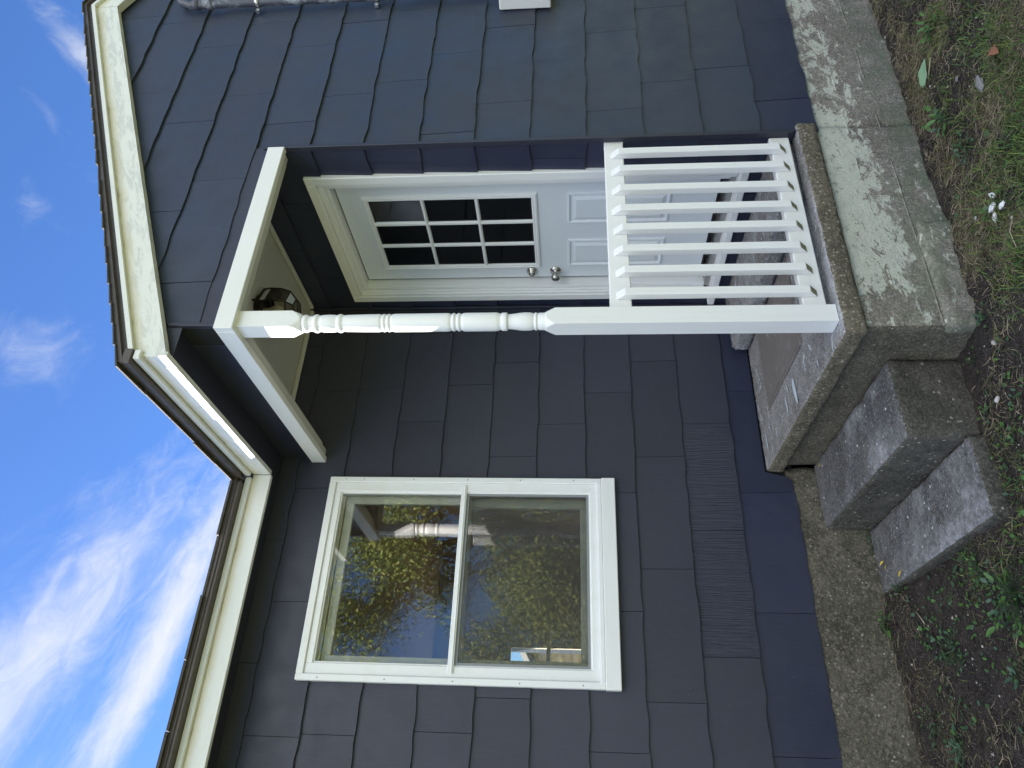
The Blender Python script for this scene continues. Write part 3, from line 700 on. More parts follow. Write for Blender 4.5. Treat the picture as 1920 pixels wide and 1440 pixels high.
# door -------------------------------------------------------------
def ringy(mb, y0, y1, z0, z1, wy, wz0, wz1, x0, x1, mi=0, bottom=True):
    a = z0+(wz0 if bottom else 0)
    mb.box(x0, x1, y0, y0+wy, z0, z1, mi); mb.box(x0, x1, y1-wy, y1, z0, z1, mi)
    if bottom: mb.box(x0, x1, y0+wy, y1-wy, z0, z0+wz0, mi)
    mb.box(x0, x1, y0+wy, y1-wy, z1-wz1, z1, mi)
D0, D1 = -1.088, -.085
mb = MB(); mb.box(1.10, 1.14, -.984, -.2015, .268, 2.2305); leaf = mb.build('door', M_DOOR, house, bevel=.002)
mb = MB(); ringy(mb, D0, D1, .21, 2.337, .050, 0, .05, W-.014, W+.018, bottom=False); mb.build('casing', M_WHITE, leaf, bevel=.004)
mb = MB(); ringy(mb, D0+.050, D1-.050, .21, 2.287, .020, 0, .02, W-.006, W+.018, bottom=False); mb.build('casing_bead', M_WHITE, leaf, bevel=.006)
mb = MB(); ringy(mb, D0+.070, D1-.070, .24, 2.267, .032, 0, .030, W+.0185, 1.16, bottom=False); mb.build('jamb', M_WHITE, leaf, bevel=.002)
mb = MB(); ringy(mb, D0+.060, D1-.060, .24, 2.275, .024, 0, .022, W+.002, W+.018, bottom=False); mb.build('jamb_stop', M_WHITE, leaf, bevel=.004)
mb = MB(); ringy(mb, -.993, -.190, .262, 2.240, .0090, 0, .0075, 1.108, 1.15, bottom=False); mb.box(1.104, 1.15, -.985, -.2, .256, .2675); mb.build('weatherstrip', M_RUBBER, leaf)
mb = MB(); mb.box(W-.048, 1.15, D0-.012, D1+.022, .172, .2095); mb.build('door_sill', M_WHITE, leaf, bevel=.004)
M_THR = mat('aluminium_threshold', (.5, .5, .5), .35, .9)
mb = MB(); mb.box(W+.02, 1.16, -1.016, -.157, .2100, .2395); mb.build('threshold', M_THR, leaf, bevel=.004)
# glazed insert
GY0, GY1, GZ0, GZ1 = -.880, -.298, 1.184, 2.108
mb = MB()
def yprism(poly, y0, y1, z0, z1): pass
def mould_ring(mb, y0, y1, z0, z1, prof):
    """prof: list of (inset, height out) swept round a rectangle, mitred"""
    loops = []
    for ins, h in prof:
        loops.append([(1.10-h, y0+ins, z0+ins), (1.10-h, y1-ins, z0+ins), (1.10-h, y1-ins, z1-ins), (1.10-h, y0+ins, z1-ins)])
    vs = [p for l in loops for p in l]; fs = []
    for k in range(len(prof)-1):
        for i in range(4): fs.append((4*k+i, 4*k+(i+1) % 4, 4*(k+1)+(i+1) % 4, 4*(k+1)+i))
    mb.add(vs, fs)
mould_ring(mb, GY0, GY1, GZ0, GZ1, [(0, .0), (.002, .010), (.010, .014), (.016, .010), (.024, .012), (.030, .008), (.032, -.002)])
ins = mb.build('glazing_frame', M_WHITE, leaf)
mb = MB(); gy = [GY0+.031, GY1-.031]; gzz = [GZ0+.031, GZ1-.031]; wy = (gy[1]-gy[0])/3; wz = (gzz[1]-gzz[0])/3
mb.add([(1.0985, gy[0], gzz[0]), (1.0985, gy[1], gzz[0]), (1.0985, gy[1], gzz[1]), (1.0985, gy[0], gzz[1])], [(0, 1, 2, 3)])
mb.build('dark_room_sheet', mat('unlit_room_black', (.010, .011, .014), .5), ins)  # flat black sheet behind the panes stands in for the unlit room
for i in range(3):
    for j in range(3):
        mb = MB(); a, b = gy[0]+wy*i+.009, gy[0]+wy*(i+1)-.009; c, d = gzz[0]+wz*j+.009, gzz[0]+wz*(j+1)-.009
        t = random.uniform(-.0006, .0006)
        mb.add([(1.0972+t, a, c), (1.0972-t, b, c), (1.0972, b, d), (1.0972+t, a, d)], [(0, 1, 2, 3)]); mb.build('pane', M_GLASS_D, ins)
for i in (1, 2):
    mb = MB(); y = gy[0]+wy*i; mb.prism([(-.011, 0), (-.006, .012), (.006, .012), (.011, 0)], lambda p, q, t: (1.0982-q, y+p, t), gzz[0], gzz[1]); mb.build('muntin', M_WHITE, ins)
    mb = MB(); z = gzz[0]+wz*i; mb.prism([(-.011, 0), (-.006, .0125), (.006, .0125), (.011, 0)], lambda p, q, t: (1.0981-q, t, z+p), gy[0], gy[1]); mb.build('muntin', M_WHITE, ins)
for (y0, y1) in ((-.873, -.653), (-.523, -.306)):
    mb = MB(); mould_ring(mb, y0, y1, .497, 1.028, [(0, 0), (.003, .008), (.010, .009), (.016, .003), (.020, -.0005+.001), (.026, .001), (.044, .009), (.046, .0095)])
    mb.add([(1.10-.0095, y0+.046, .543), (1.10-.0095, y1-.046, .543), (1.10-.0095, y1-.046, .982), (1.10-.0095, y0+.046, .982)], [(0, 1, 2, 3)])
    mb.build('door_panel', M_DOOR, leaf)
mb = MB(); mb.lathe([(.0001, -.030), (.0175, -.0295), (.021, -.026), (.0225, -.012), (.0315, -.006), (.033, 0)], (1.0995, -.257, 1.238), 24, axis='x')
mb.lathe([(.0001, -.0325), (.009, -.032), (.010, -.0295)], (1.0995, -.257, 1.238), 16, axis='x'); mb.build('deadbolt', M_NICKEL, leaf)
mb = MB(); mb.lathe([(.0001, -.070), (.016, -.0685), (.024, -.062), (.0275, -.052), (.025, -.042), (.016, -.034), (.0115, -.028), (.011, -.014), (.020, -.010), (.032, -.006), (.034, 0)], (1.0995, -.257, 1.100), 28, axis='x'); mb.build('door_knob', M_NICKEL, leaf)

# ------------------------------------------------------------------ porch slab, base, step block, floor panel
porch = thing('concrete_porch', 'worn concrete porch slab with rough aggregate edges under the white post', 'porch', (.5, -.6, -.52))
slab = bm_obj(rough_solid(-.066, 1.085, -1.282, -.003, -.090, 0.0, .0145, .0045, .003, .014, 1, 0, 1, .007), 'slab', [M_PORCH, M_SLABEDGE], porch)
base = bm_obj(rough_solid(-.022, W+.06, -1.252, .004, -.9, -.092, .03, .002, .003, .012, 4, 0, 1, .006), 'porch_base', [M_FOUND, M_FOUNDW], porch)
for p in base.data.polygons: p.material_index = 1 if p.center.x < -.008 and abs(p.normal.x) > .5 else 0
# seams left by the form boards and the ledge near the ground
mb = MB()
for (zz, th) in ((-.232, .004), (-.376, .006)):
    pts = 90; vs = []
    for i in range(pts+1):
        x = -.02+3.2*i/pts; q = noise.noise(Vector((x*9, zz*50, 0)))*.004; t = th*(.45+.55*abs(noise.noise(Vector((x*13, zz*9, 2)))*1.6))
        vs += [(x, -1.2505, zz+q-.007), (x, -1.2505-t, zz+q), (x, -1.2505, zz+q+.004)]
    mb.add(vs, [f_ for i in range(pts) for f_ in ((3*i, 3*i+3, 3*i+4, 3*i+1), (3*i+1, 3*i+4, 3*i+5, 3*i+2))])
mb.build('form_seam', M_FOUND, porch)
# spalled apron low on the porch corner
bm_obj(rough_solid(-.03, .50, -1.272, -1.20, -.60, -.385, .016, .006, .012, .02, 12, 0, 0, .01), 'spalled_footing', [M_FOUND], porch)
blk = bm_obj(rough_solid(.665, W+.012, -1.22, -.045, .001, .100, .016, .0012, .002, .03, 6, 0, 0, .001), 'door_step', [M_PORCH], porch)
mb = MB()
mb.box(.185, .664, -.848, -.240, .0008, .0045); fp = mb.build('floor_panel', M_PANEL, porch, bevel=.0015)
mb = MB(); ring_pts = [(.178, -.855), (.178, -.233)]
mb.box(.1765, .1835, -.856, -.232, .0008, .0062); mb.box(.200, .204, -.840, -.246, .0047, .0066); mb.box(.1836, .66, -.8565, -.8495, .0008, .0060); mb.box(.2042, .66, -.838, -.834, .0047, .0064); mb.build('panel_edge', M_PANEL, porch, bevel=.001)

M_SMEAR = mat('pale_paint_smear', (.46, .52, .60), .7); _g = G(M_SMEAR); _g.bump(_g.noise(70, 3), .4, .001)
for i, (x, y, l_, w_, a_) in enumerate(((.055, -.655, .150, .034, .12), (.050, -.515, .090, .016, .05), (.115, -.560, .050, .012, .3), (.020, -.30, .060, .010, .1), (.062, -.115, .110, .018, .1), (.10, -.93, .05, .012, .5), (-.01, -.98, .035, .010, .2), (.32, -.93, .040, .008, .3), (.10, -.20, .07, .008, .15))):
    bm = bmesh.new(); vv = []
    for k in range(26):
        t = 6.283*k/26; q = 1+.35*noise.noise(Vector((math.cos(t)*1.6+i*3, math.sin(t)*1.6, i)))+.18*noise.noise(Vector((math.cos(t)*6+i, math.sin(t)*6, i)))
        ux, uy = math.cos(t)*l_*.5*q, math.sin(t)*w_*.5*q
        vv.append(bm.verts.new((x+ux*math.cos(a_)-uy*math.sin(a_), y+ux*math.sin(a_)+uy*math.cos(a_), .0042)))
    bm.faces.new(vv); bm_obj(bm, 'paint_smear', [M_SMEAR], porch)
# ------------------------------------------------------------------ front steps
steps = thing('concrete_steps', 'two dark weathered concrete steps leading up to the left side of the porch', 'steps', (-.36, -.5, -.52))
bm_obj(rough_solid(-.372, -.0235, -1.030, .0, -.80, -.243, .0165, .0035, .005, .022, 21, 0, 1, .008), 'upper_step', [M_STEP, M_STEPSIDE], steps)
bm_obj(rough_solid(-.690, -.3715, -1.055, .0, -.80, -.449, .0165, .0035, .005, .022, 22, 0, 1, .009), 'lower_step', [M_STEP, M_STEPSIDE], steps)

# ------------------------------------------------------------------ porch post
ixs = [447, 563, 717.3, 736, 847.7, 866, 939.4, 950.8, 1002.4, 1008, 1025, 1573]; zzs = [2.387, 2.124, 1.775, 1.734, 1.489, 1.448, 1.290, 1.266, 1.155, 1.143, 1.107, -.019]
A = lambda u: float(np.interp(540+u*.15625, ixs, zzs)); B = lambda u: float(np.interp(800+u*.15625, ixs, zzs))
pc = (.039, -1.221)
def bead(za, zb, r0, r1, n=5): return [(r0+(r1-r0)*math.sin(math.pi*i/n), za+(zb-za)*i/n) for i in range(n+1)]
prof = [(.030, A(110)), (.0325, A(130)), (.0315, A(200))]
prof += bead(A(212), A(298), .0305, .0370)+[(.0300, A(305)), (.0325, A(318)), (.0300, A(335))]+bead(A(340), A(425), .0305, .0385)
prof += [(.0330, A(430)), (.0352, A(470)), (.0362, A(540)), (.0350, A(600)), (.0325, A(622))]+bead(A(624), A(700), .0325, .0385)
prof += [(.0325, A(706)), (.0340, A(730)), (.0356, A(950)), (.0362, A(1110)), (.0350, A(1138)), (.0322, A(1148))]
prof += bead(A(1150), A(1203), .0320, .0370)+bead(A(1206), A(1260), .0320, .0370)+[(.0322, A(1264)), (.0352, A(1278)), (.0366, A(1300))]
prof += [(.0372, A(1900)), (.0370, B(270)), (.0352, B(298)), (.0322, B(310))]+bead(B(312), B(368), .0320, .0374)+bead(B(371), B(425), .0320, .0374)
prof += [(.0325, B(430)), (.0358, B(446)), (.0374, B(470)), (.0376, B(840)), (.0362, B(868)), (.0325, B(890)), (.0322, B(898)), (.0362, B(910)), (.0370, B(962)), (.0362, B(974))]
prof += [(.0305, B(982)), (.0300, B(1000)), (.0320, B(1060)), (.0350, B(1120)), (.0368, B(1190)), (.0360, B(1250)), (.0330, B(1285)), (.0318, B(1291))]
prof += bead(B(1294), B(1336), .0320, .0366)+[(.0322, B(1340)), (.0345, B(1350)), (.0350, B(1420)), (.0365, B(1440)), (.030, B(1450))]
post = thing('porch_post', 'white turned wooden porch post at the outer corner of the porch', 'post', (.039, -1.221, 0))
mb = MB(); mb.lathe(prof, (pc[0], pc[1], 0), 48); mb.build('turned_shaft', M_WHITE, post)
def sq_block(z0, z1, name, ch0, ch1, cap=.026):
    h = .0390; rows = []
    # square section whose ends are turned down to a round shoulder
    bm = bmesh.new(); nseg = 10; rings = []
    zs = [(z0, 1.0), (z0+ch0, 0.0)] if ch0 else [(z0, 0.0)]
    zs += [(z1-ch1, 0.0), (z1, 1.0)] if ch1 else [(z1, 0.0)]
    fine = []
    for (za, ka), (zb, kb) in zip(zs[:-1], zs[1:]):
        st = 6 if ka != kb else 1
        for i in range(st): fine.append((za+(zb-za)*i/st, ka+(kb-ka)*i/st))
    fine.append(zs[-1])
    for z, k in fine:
        rg = []
        lim = h*math.sqrt(2)*1.002-(h*math.sqrt(2)-.0365)*k
        for side in range(4):
            for i in range(nseg):
                t = -h+2*h*i/nseg; p = Vector(((t, -h), (h, t), (-t, h), (-h, -t))[side]).to_2d()
                if p.length > lim: p = p*(lim/p.length)
                rg.append(bm.verts.new((pc[0]+p.x, pc[1]+p.y, z)))
        rings.append(rg)
    nn = len(rings[0])
    for a, b in zip(rings[:-1], rings[1:]):
        for i in range(nn): bm.faces.new((a[i], a[(i+1) % nn], b[(i+1) % nn], b[i]))
    bm.faces.new(rings[0][::-1]); bm.faces.new(rings[-1])
    bmesh.ops.recalc_face_normals(bm, faces=bm.faces)
    return bm_obj(bm, name, [M_WHITE], post)
sq_block(.002, 1.112, 'post_base', 0, .040)
sq_block(2.100, 2.3602, 'post_head', .040, 0)

# ------------------------------------------------------------------ railing
rail = thing('porch_railing', 'white porch railing with eight square balusters between post and wall', 'railing', (.57, -1.235, .02))
mb = MB(); mb.box(.0785, W-.0045, -1.246, -1.207, .770, .856); mb.build('top_rail', M_WHITE_X, rail, bevel=.004)
mb = MB(); mb.box(.0785, W+.0, -1.246, -1.207, .028, .116); mb.build('bottom_rail', M_WHITE_X, rail, bevel=.004)
mb = MB(); mb.box(W-.0045, W+.003, -1.2462, -1.2065, .770, .857); mb.build('rail_end', M_WHITE_X, rail)
bx_ = [.141, .253, .366, .481, .591, .708, .827, .938]
w2 = .0175; mb = MB()
# bevel-cut ends: the face towards the street is shorter
prof_b = [(-1.2465, .055), (-1.2465, .832), (-1.2800, .797), (-1.2800, .090)]
mb.prism(prof_b, lambda p, q, t: (t, p, q), -w2, w2)
b0 = mb.build('baluster', [M_WHITE, M_BARE], rail, bevel=.0018)
for p in b0.data.polygons:
    if p.normal.z < -.5 and p.area > 2e-4: p.material_index = 1
for i, x in enumerate(bx_):
    if i == 0: o = b0
    else:
        o = b0.copy(); COL.objects.link(o); adopt(o, rail)
    o.location = (x, 0, random.uniform(-.003, .003)); o.rotation_euler = (0, random.uniform(-.002, .002), 0)

# ------------------------------------------------------------------ ceiling lantern
lc = (.575, -.600, 2.640)
lan = thing('ceiling_lantern', 'dark bronze glass lantern mounted on the white porch ceiling', 'ceiling light', lc)
mb = MB(); n = 6
def poly(r, z, off=0): return [(lc[0]+r*math.cos(2*math.pi*(i+off)/n+.35), lc[1]+r*math.sin(2*math.pi*(i+off)/n+.35), z) for i in range(n)]
LP = [(.112, 2.612), (.117, 2.575), (.113, 2.515), (.098, 2.470), (.058, 2.442)]
mb.lathe([(.0001, 0), (.085, 0), (.088, -.010), (.070, -.022), (.070, -.027)], (lc[0], lc[1], 2.6395), 24); mb.build('canopy', M_BRONZE, lan)
mb = MB(); top = poly(.112, 2.618); top2 = poly(.112, 2.602); tin = poly(.080, 2.620)
for i in range(n):
    j = (i+1) % n; mb.add([top[i], top[j], top2[j], top2[i]], [(0, 1, 2, 3)]); mb.add([top[i], top[j], tin[j], tin[i]], [(0, 1, 2, 3)])
    a = Vector(top[i]); c = Vector((lc[0], lc[1], a.z)); d = (a-c).normalized(); tg = d.cross(Vector((0, 0, 1)))
    mb.add([a-tg*.012+Vector((0, 0, -.018)), a+tg*.012+Vector((0, 0, -.018)), a+tg*.004+d*.012+Vector((0, 0, .016)), a-tg*.004+d*.012+Vector((0, 0, .016))], [(0, 1, 2, 3)])
mb.build('crown', M_BRONZE, lan)
for i in range(n):
    mb = MB(); mb.tube([poly(r, z)[i] for r, z in LP], .0038, 6); mb.build('rib', M_BRONZE, lan)
mb = MB()
for r, z in (LP[3], LP[4]):
    p = poly(r, z); mb.tube(p+[p[0]], .0036, 6)
mb.build('rib_ring', M_BRONZE, lan)
mb = MB(); rg = [poly(r-.002, z) for r, z in LP]
for a, b in zip(rg[:-1], rg[1:]):
    for i in range(n): j = (i+1) % n; mb.add([a[i], a[j], b[j], b[i]], [(0, 1, 2, 3)])
mb.add(rg[-1], [tuple(range(n))]); mb.build('glass_shade', M_GLASS_L, lan)
mb = MB(); mb.lathe([(.0001, -.125), (.017, -.118), (.027, -.100), (.028, -.085), (.016, -.055), (.013, -.030), (.013, -.020)], (lc[0], lc[1], 2.64), 20); mb.build('bulb', mat('unlit_frosted_bulb', (.75, .75, .70), .4), lan)

# ------------------------------------------------------------------ conduit and utility box at the right edge
cd_ = thing('conduit_pipe', 'navy painted conduit pipe streaked white running down the gable wall', 'pipe', (2.19, -1.32, 1.39))
mb = MB(); pts = [(2.182, -1.308, z) for z in np.linspace(1.392, 3.12, 14)]
pts += [(2.182+.10*(1-math.cos(a)), -1.308, 3.12+.10*math.sin(a)) for a in np.linspace(.2, 1.4, 6)]
mb.tube(pts, .0235, 16); mb.build('pipe', M_PIPE, cd_)
for z in (3.02, 3.10):
    mb = MB(); mb.lathe([(.0235, -.018), (.028, -.016), (.028, .016), (.0235, .018)], (2.182, -1.308, z), 20); mb.build('coupling', M_PIPE, cd_)
for z in (2.745, 2.07):
    mb = MB(); mb.lathe([(.0235, -.011), (.027, -.011), (.027, .011), (.0235, .011)], (2.182, -1.308, z), 20); mb.box(2.128, 2.155, -1.290, -1.273, z-.011, z+.011); mb.build('strap', M_STEEL, cd_)
ub = thing('utility_box', 'white painted utility box end at the right edge of the gable wall', 'utility box', (2.2, -1.31, 1.10))
mb = MB(); mb.box(2.052, 2.36, -1.355, -1.2735, 1.112, 1.388); mb.build('box_body', M_WHITE, ub, bevel=.006)
mb = MB(); mb.box(2.045, 2.365, -1.362, -1.3552, 1.105, 1.395); mb.build('box_cover', M_WHITE, ub, bevel=.004)

# ------------------------------------------------------------------ ground cover
def in_visible(x, y):
    ok = ~((x > -.06) & (y > -1.262)) & ~((x > -.70) & (x < 0) & (y > -1.07)) & (y < .004)
    return ok
def blades(name, n, dens, h, wdt, lean, mats, seed, flat=False, area=(-1.75, 2.3, -2.35, .0)):
    g_ = np.random.default_rng(seed); x = g_.uniform(area[0], area[1], n*3); y = g_.uniform(area[2], area[3], n*3)
    keep = in_visible(x, y) & (g_.random(n*3) < dens(x, y)); x, y = x[keep][:n], y[keep][:n]; k = len(x)
    z = gzf(x, y)-.004; a = g_.uniform(0, 2*np.pi, k); L_ = h*g_.uniform(.45, 1.35, k); ln = np.clip(g_.normal(lean, .28, k), .05, 1.45)
    wv = wdt*g_.uniform(.6, 1.4, k); dx, dy = np.cos(a), np.sin(a); cx, cy = -dy, dx
    P = []
    for t in (0, .5, 1):
        lt = ln*(.55+.75*t)
        if flat: hz = np.full(k, .004)+g_.uniform(0, .012, k)+t*L_*.10*g_.uniform(-.6, 1, k); ho = L_*t; sw = np.sin(t*3.1)*L_*.12*g_.uniform(-1, 1, k)
        else: hz = L_*t*np.cos(lt); ho = L_*t*np.sin(lt); sw = 0
        P.append((x+dx*ho+cx*sw, y+dy*ho+cy*sw, z+hz))
    tw = g_.uniform(-.7, .7, k)
    vs = np.empty((k, 5, 3))
    for i, ws in enumerate((1.0, .8)):
        for s_, sg in enumerate((-1, 1)):
            vs[:, 2*i+s_, 0] = P[i][0]+cx*wv*ws*sg; vs[:, 2*i+s_, 1] = P[i][1]+cy*wv*ws*sg; vs[:, 2*i+s_, 2] = P[i][2]+wv*ws*sg*tw
    vs[:, 4, 0], vs[:, 4, 1], vs[:, 4, 2] = P[2]
    b = np.arange(k)[:, None]*5
    tri = np.concatenate([b+np.array([[0, 1, 3]]), b+np.array([[0, 3, 2]]), b+np.array([[2, 3, 4]])])
    cm = g_.integers(0, len(mats), k); mi = np.concatenate([cm, cm, cm])
    return link(name, np_mesh(name, vs.reshape(-1, 3), tri, mats, mi))
def leafmat(name, c, rough=.55, var=.3):
    mt = mat(name, c, rough, spec=.35); g = G(mt)
    g.col(g.mix(g.noise(25, 3), tuple(k*(1-var) for k in c), tuple(min(1, k*(1+var)) for k in c)))
    return mt
MG = [leafmat('grass_green', (.065, .130, .025)), leafmat('grass_olive', (.12, .155, .035)), leafmat('grass_dark', (.032, .08, .018))]
MD = [leafmat('thatch_tan', (.25, .205, .14), .8), leafmat('thatch_grey', (.13, .11, .085), .8), leafmat('thatch_brown', (.075, .055, .035), .8), leafmat('thatch_olive', (.10, .11, .04), .7)]
sm = lambda v, a, b: np.clip((v-a)/(b-a), 0, 1)
dist_h = lambda x, y: np.where(x > -.3, -1.25-y, -y-.0)
def d_green(x, y):
    pat = fnoise(x, y, 4.2, 11)*.6+fnoise(x, y, 9, 12)*.4
    right = sm(-y, 1.42+.0*x, 1.95)*sm(x, -.5, .0)
    left = .35*sm(-y-.0, .45, 1.3)*sm(-x, .2, .9)
    return np.clip(sm(pat, .38, .60)*(right+left*.9)+.05*sm(-y, 1.35, 1.5)*(x > -.3), 0, 1)
def d_dry(x, y):
    pat = fnoise(x, y, 5, 21)*.6+fnoise(x, y, 11, 22)*.4
    right = sm(-y, 1.27, 1.36)*sm(x, -.35, .15)*(.10+.90*sm(pat, .36, .62)); left = .16*sm(pat, .4, .7)
    return np.clip(right+left, 0, 1)
def d_tuft(x, y):
    pat = fnoise(x, y, 6.5, 31); return sm(pat, .66, .8)*sm(-y, 1.38, 1.7)*sm(x, -.3, .2)
tag(blades('dry_grass', 90000, d_dry, .055, .00095, 1.2, MD, 1, True), 'matted dry brown thatch lying over the soil by the foundation', 'dry grass', kind='stuff')
tag(blades('grass', 80000, d_green, .045, .00130, .85, MG, 2), 'short sparse green grass growing in the dark soil', 'grass', kind='stuff')
tag(blades('grass_tufts', 26000, d_tuft, .070, .0014, .9, MG[:2], 3), 'longer green grass tufts among the thatch', 'grass', kind='stuff')

# leaves ------------------------------------------------------------
def leaf_mesh(name, length, width, fold=.25, curl=.3, n=6, mats=(), wob=0.0, seed=0):
    rr_ = random.Random(seed); vs = []; fs = []
    for i in range(n+1):
        t = i/n; wd = width*math.sin(math.pi*min(1, t**.75*.985+.012))**.8*.5; wd *= 1+wob*rr_.uniform(-1, 1)
        z = math.sin(t*1.6)*curl*length*.5; x = length*t
        vs += [(x, -wd, z+wd*fold), (x, 0, z), (x, wd, z+wd*fold)]
    for i in range(n):
        k = 3*i; fs += [(k, k+3, k+4, k+1), (k+1, k+4, k+5, k+2)]
    me = bpy.data.meshes.new(name); me.from_pydata(vs, [], fs)
    for p in me.polygons: p.use_smooth = True
    for x in mats: me.materials.append(x)
    return me
ML1 = leafmat('weed_leaf', (.040, .085, .035), .5); ML2 = leafmat('weed_leaf_bright', (.055, .125, .030), .5); ML3 = leafmat('weed_leaf_blue', (.045, .090, .055), .5)
LM = [leaf_mesh('weed_leaf', .030, .020, mats=[ML1], seed=1), leaf_mesh('weed_leaf', .024, .017, curl=.5, mats=[ML2], seed=2), leaf_mesh('weed_leaf', .034, .018, curl=.4, mats=[ML3], seed=3), leaf_mesh('weed_leaf', .055, .022, curl=.5, mats=[ML2], wob=.12, seed=4)]
def gh(x, y): return float(gzf(np.array([x]), np.array([y]))[0])
def weed(x, y, label, nl=12, spread=.05, kinds=(0, 1), sc=1.0, seed=0, z=None, h=.03):
    rr_ = random.Random(seed); zb = gh(x, y) if z is None else z
    t = thing('weed', label, 'weed', (x, y, zb))
    stem = MB()
    for i in range(int(nl*1.6)):
        a = rr_.uniform(0, 2*math.pi); d = rr_.uniform(.15, 1)*spread; hh = rr_.uniform(.25, 1)*h
        px_, py_, pz_ = x+math.cos(a)*d, y+math.sin(a)*d, zb+hh
        if py_ > -.004: py_ = -.004-rr_.random()*.01
        stem.tube([(x+math.cos(a)*d*.1, y+math.sin(a)*d*.1, zb-.004), (x+(px_-x)*.6, y+(py_-y)*.6, zb+hh*.8), (px_, py_, pz_)], .0007, 4)
        k = rr_.choice(kinds); o = bpy.data.objects.new('leaf', LM[k]); COL.objects.link(o); adopt(o, t)
        o.location = (px_, py_, pz_); o.rotation_euler = (rr_.uniform(-.5, .5), rr_.uniform(-.6, .35), a+rr_.uniform(-.8, .8)); s_ = .62*sc*rr_.uniform(.6, 1.25); o.scale = (s_, s_, s_)
    stem.build('stem', ML1, t); return t
weed(-.36, -.030, 'small bright green weed growing between upper step and foundation', 9, .035, (1,), 1.0, 1, -.448)
weed(-.46, -.018, 'trailing dark green weed in the gap beside the lower step', 9, .045, (0, 2), .8, 2, -.452)
weed(-.83, -.035, 'leafy green weed against the foundation left of the steps', 14, .06, (0, 1, 3), 1.1, 3)
weed(-.72, -.16, 'low dark green weed in front of the lower step corner', 11, .05, (2, 0), .9, 4)
weed(-1.02, -.46, 'spreading clover-like weed on bare soil left of the steps', 24, .11, (0, 2), .9, 5)
weed(-1.25, -.17, 'row of pale green round-leaved weeds nearest the bottom edge by the foundation', 20, .09, (2, 0), 1.1, 6)
weed(-1.36, -.36, 'broad-leaved weed cluster at the lower edge of the photo', 16, .08, (2,), 1.25, 7)
weed(-.93, -.93, 'lush green weed clump at the right edge below the steps', 40, .13, (1, 3, 2), 1.2, 8, h=.06)
weed(-.80, -.78, 'bright green sprouting weed just above the lush clump', 18, .08, (1, 0), 1.0, 9)
weed(-1.17, -.80, 'small two-leaved weed on bare soil at the right edge', 5, .03, (2,), 1.3, 10)
weed(.86, -1.47, 'green broad weed growing out of thatch below the gable foundation', 16, .07, (0, 2, 3), 1.15, 11)
weed(.64, -1.50, 'ragged green weed in the thatch straight below the railing', 18, .07, (2, 0), .95, 12)
weed(.30, -1.54, 'thin weed with narrow leaves near the white plaster scraps', 10, .05, (3, 0), .9, 13)
weed(-.04, -1.33, 'small green weed at the foot of the porch corner', 10, .035, (0, 2), .8, 14)
weed(-.12, -1.16, 'tiny sprig growing beside the upper step and porch corner', 7, .03, (1,), .7, 15)
weed(1.25, -1.62, 'upright green weed with long leaves in the grass at far right', 12, .06, (3,), 1.2, 16, h=.05)
# low clover scattered over the soil: nobody could count it
def clover(n, seed):
    g_ = np.random.default_rng(seed); x = g_.uniform(-1.7, 2.2, n*3); y = g_.uniform(-2.3, -.02, n*3)
    pat = fnoise(x, y, 4, 41)*.55+fnoise(x, y, 10, 42)*.45
    den = sm(pat, .5, .68)*np.where(x < -.3, 1.0, .35)
    keep = in_visible(x, y) & (g_.random(n*3) < den); x, y = x[keep][:n], y[keep][:n]; k = len(x)
    z = gzf(x, y)+g_.uniform(.002, .018, k); a = g_.uniform(0, 6.28, k); s_ = g_.uniform(.004, .010, k); tx, ty = g_.uniform(-.6, .6, k), g_.uniform(-.6, .6, k)
    ang = np.arange(6)/6*2*np.pi; vs = np.empty((k, 6, 3))
    for i, t in enumerate(ang):
        u_ = np.cos(t)*s_*1.25; v_ = np.sin(t)*s_*.8; X = u_*np.cos(a)-v_*np.sin(a); Y = u_*np.sin(a)+v_*np.cos(a)
        vs[:, i, 0] = x+X; vs[:, i, 1] = y+Y; vs[:, i, 2] = z+X*tx+Y*ty
    b = np.arange(k)[:, None]*6; fc = b+np.arange(6)[None]
    mi = g_.integers(0, 3, k)
    return link('clover', np_mesh('clover', vs.reshape(-1, 3), fc, [ML1, ML3, ML2], mi))
tag(clover(3800, 5), 'low small-leaved clover and seedlings scattered over dark soil', 'ground cover', kind='stuff')
# grit and paint flakes
def grit(name, n, size, mats, seed, area, dens=None):
    g_ = np.random.default_rng(seed); x = g_.uniform(area[0], area[1], n*2); y = g_.uniform(area[2], area[3], n*2); keep = in_visible(x, y)
    if dens: keep &= g_.random(n*2) < dens(x, y)
    x, y = x[keep][:n], y[keep][:n]; k = len(x); z = gzf(x, y); s_ = size*g_.lognormal(0, .5, k)
    oc = np.array([(1, 0, 0), (-1, 0, 0), (0, 1, 0), (0, -1, 0), (0, 0, 1), (0, 0, -1)], float)
    vs = oc[None]*s_[:, None, None]*g_.uniform(.5, 1.3, (k, 6, 1)); vs[:, :, 2] *= .6
    a = g_.uniform(0, 6.28, k); X = vs[:, :, 0]*np.cos(a)[:, None]-vs[:, :, 1]*np.sin(a)[:, None]; Y = vs[:, :, 0]*np.sin(a)[:, None]+vs[:, :, 1]*np.cos(a)[:, None]
    vs[:, :, 0], vs[:, :, 1] = X+x[:, None], Y+y[:, None]; vs[:, :, 2] += z[:, None]+.001
    tr = np.array([(0, 2, 4), (2, 1, 4), (1, 3, 4), (3, 0, 4), (2, 0, 5), (1, 2, 5), (3, 1, 5), (0, 3, 5)])
    f_ = (np.arange(k)[:, None, None]*6+tr[None]).reshape(-1, 3); mi = np.repeat(g_.integers(0, len(mats), k), 8)
    return link(name, np_mesh(name, vs.reshape(-1, 3), f_, mats, mi))
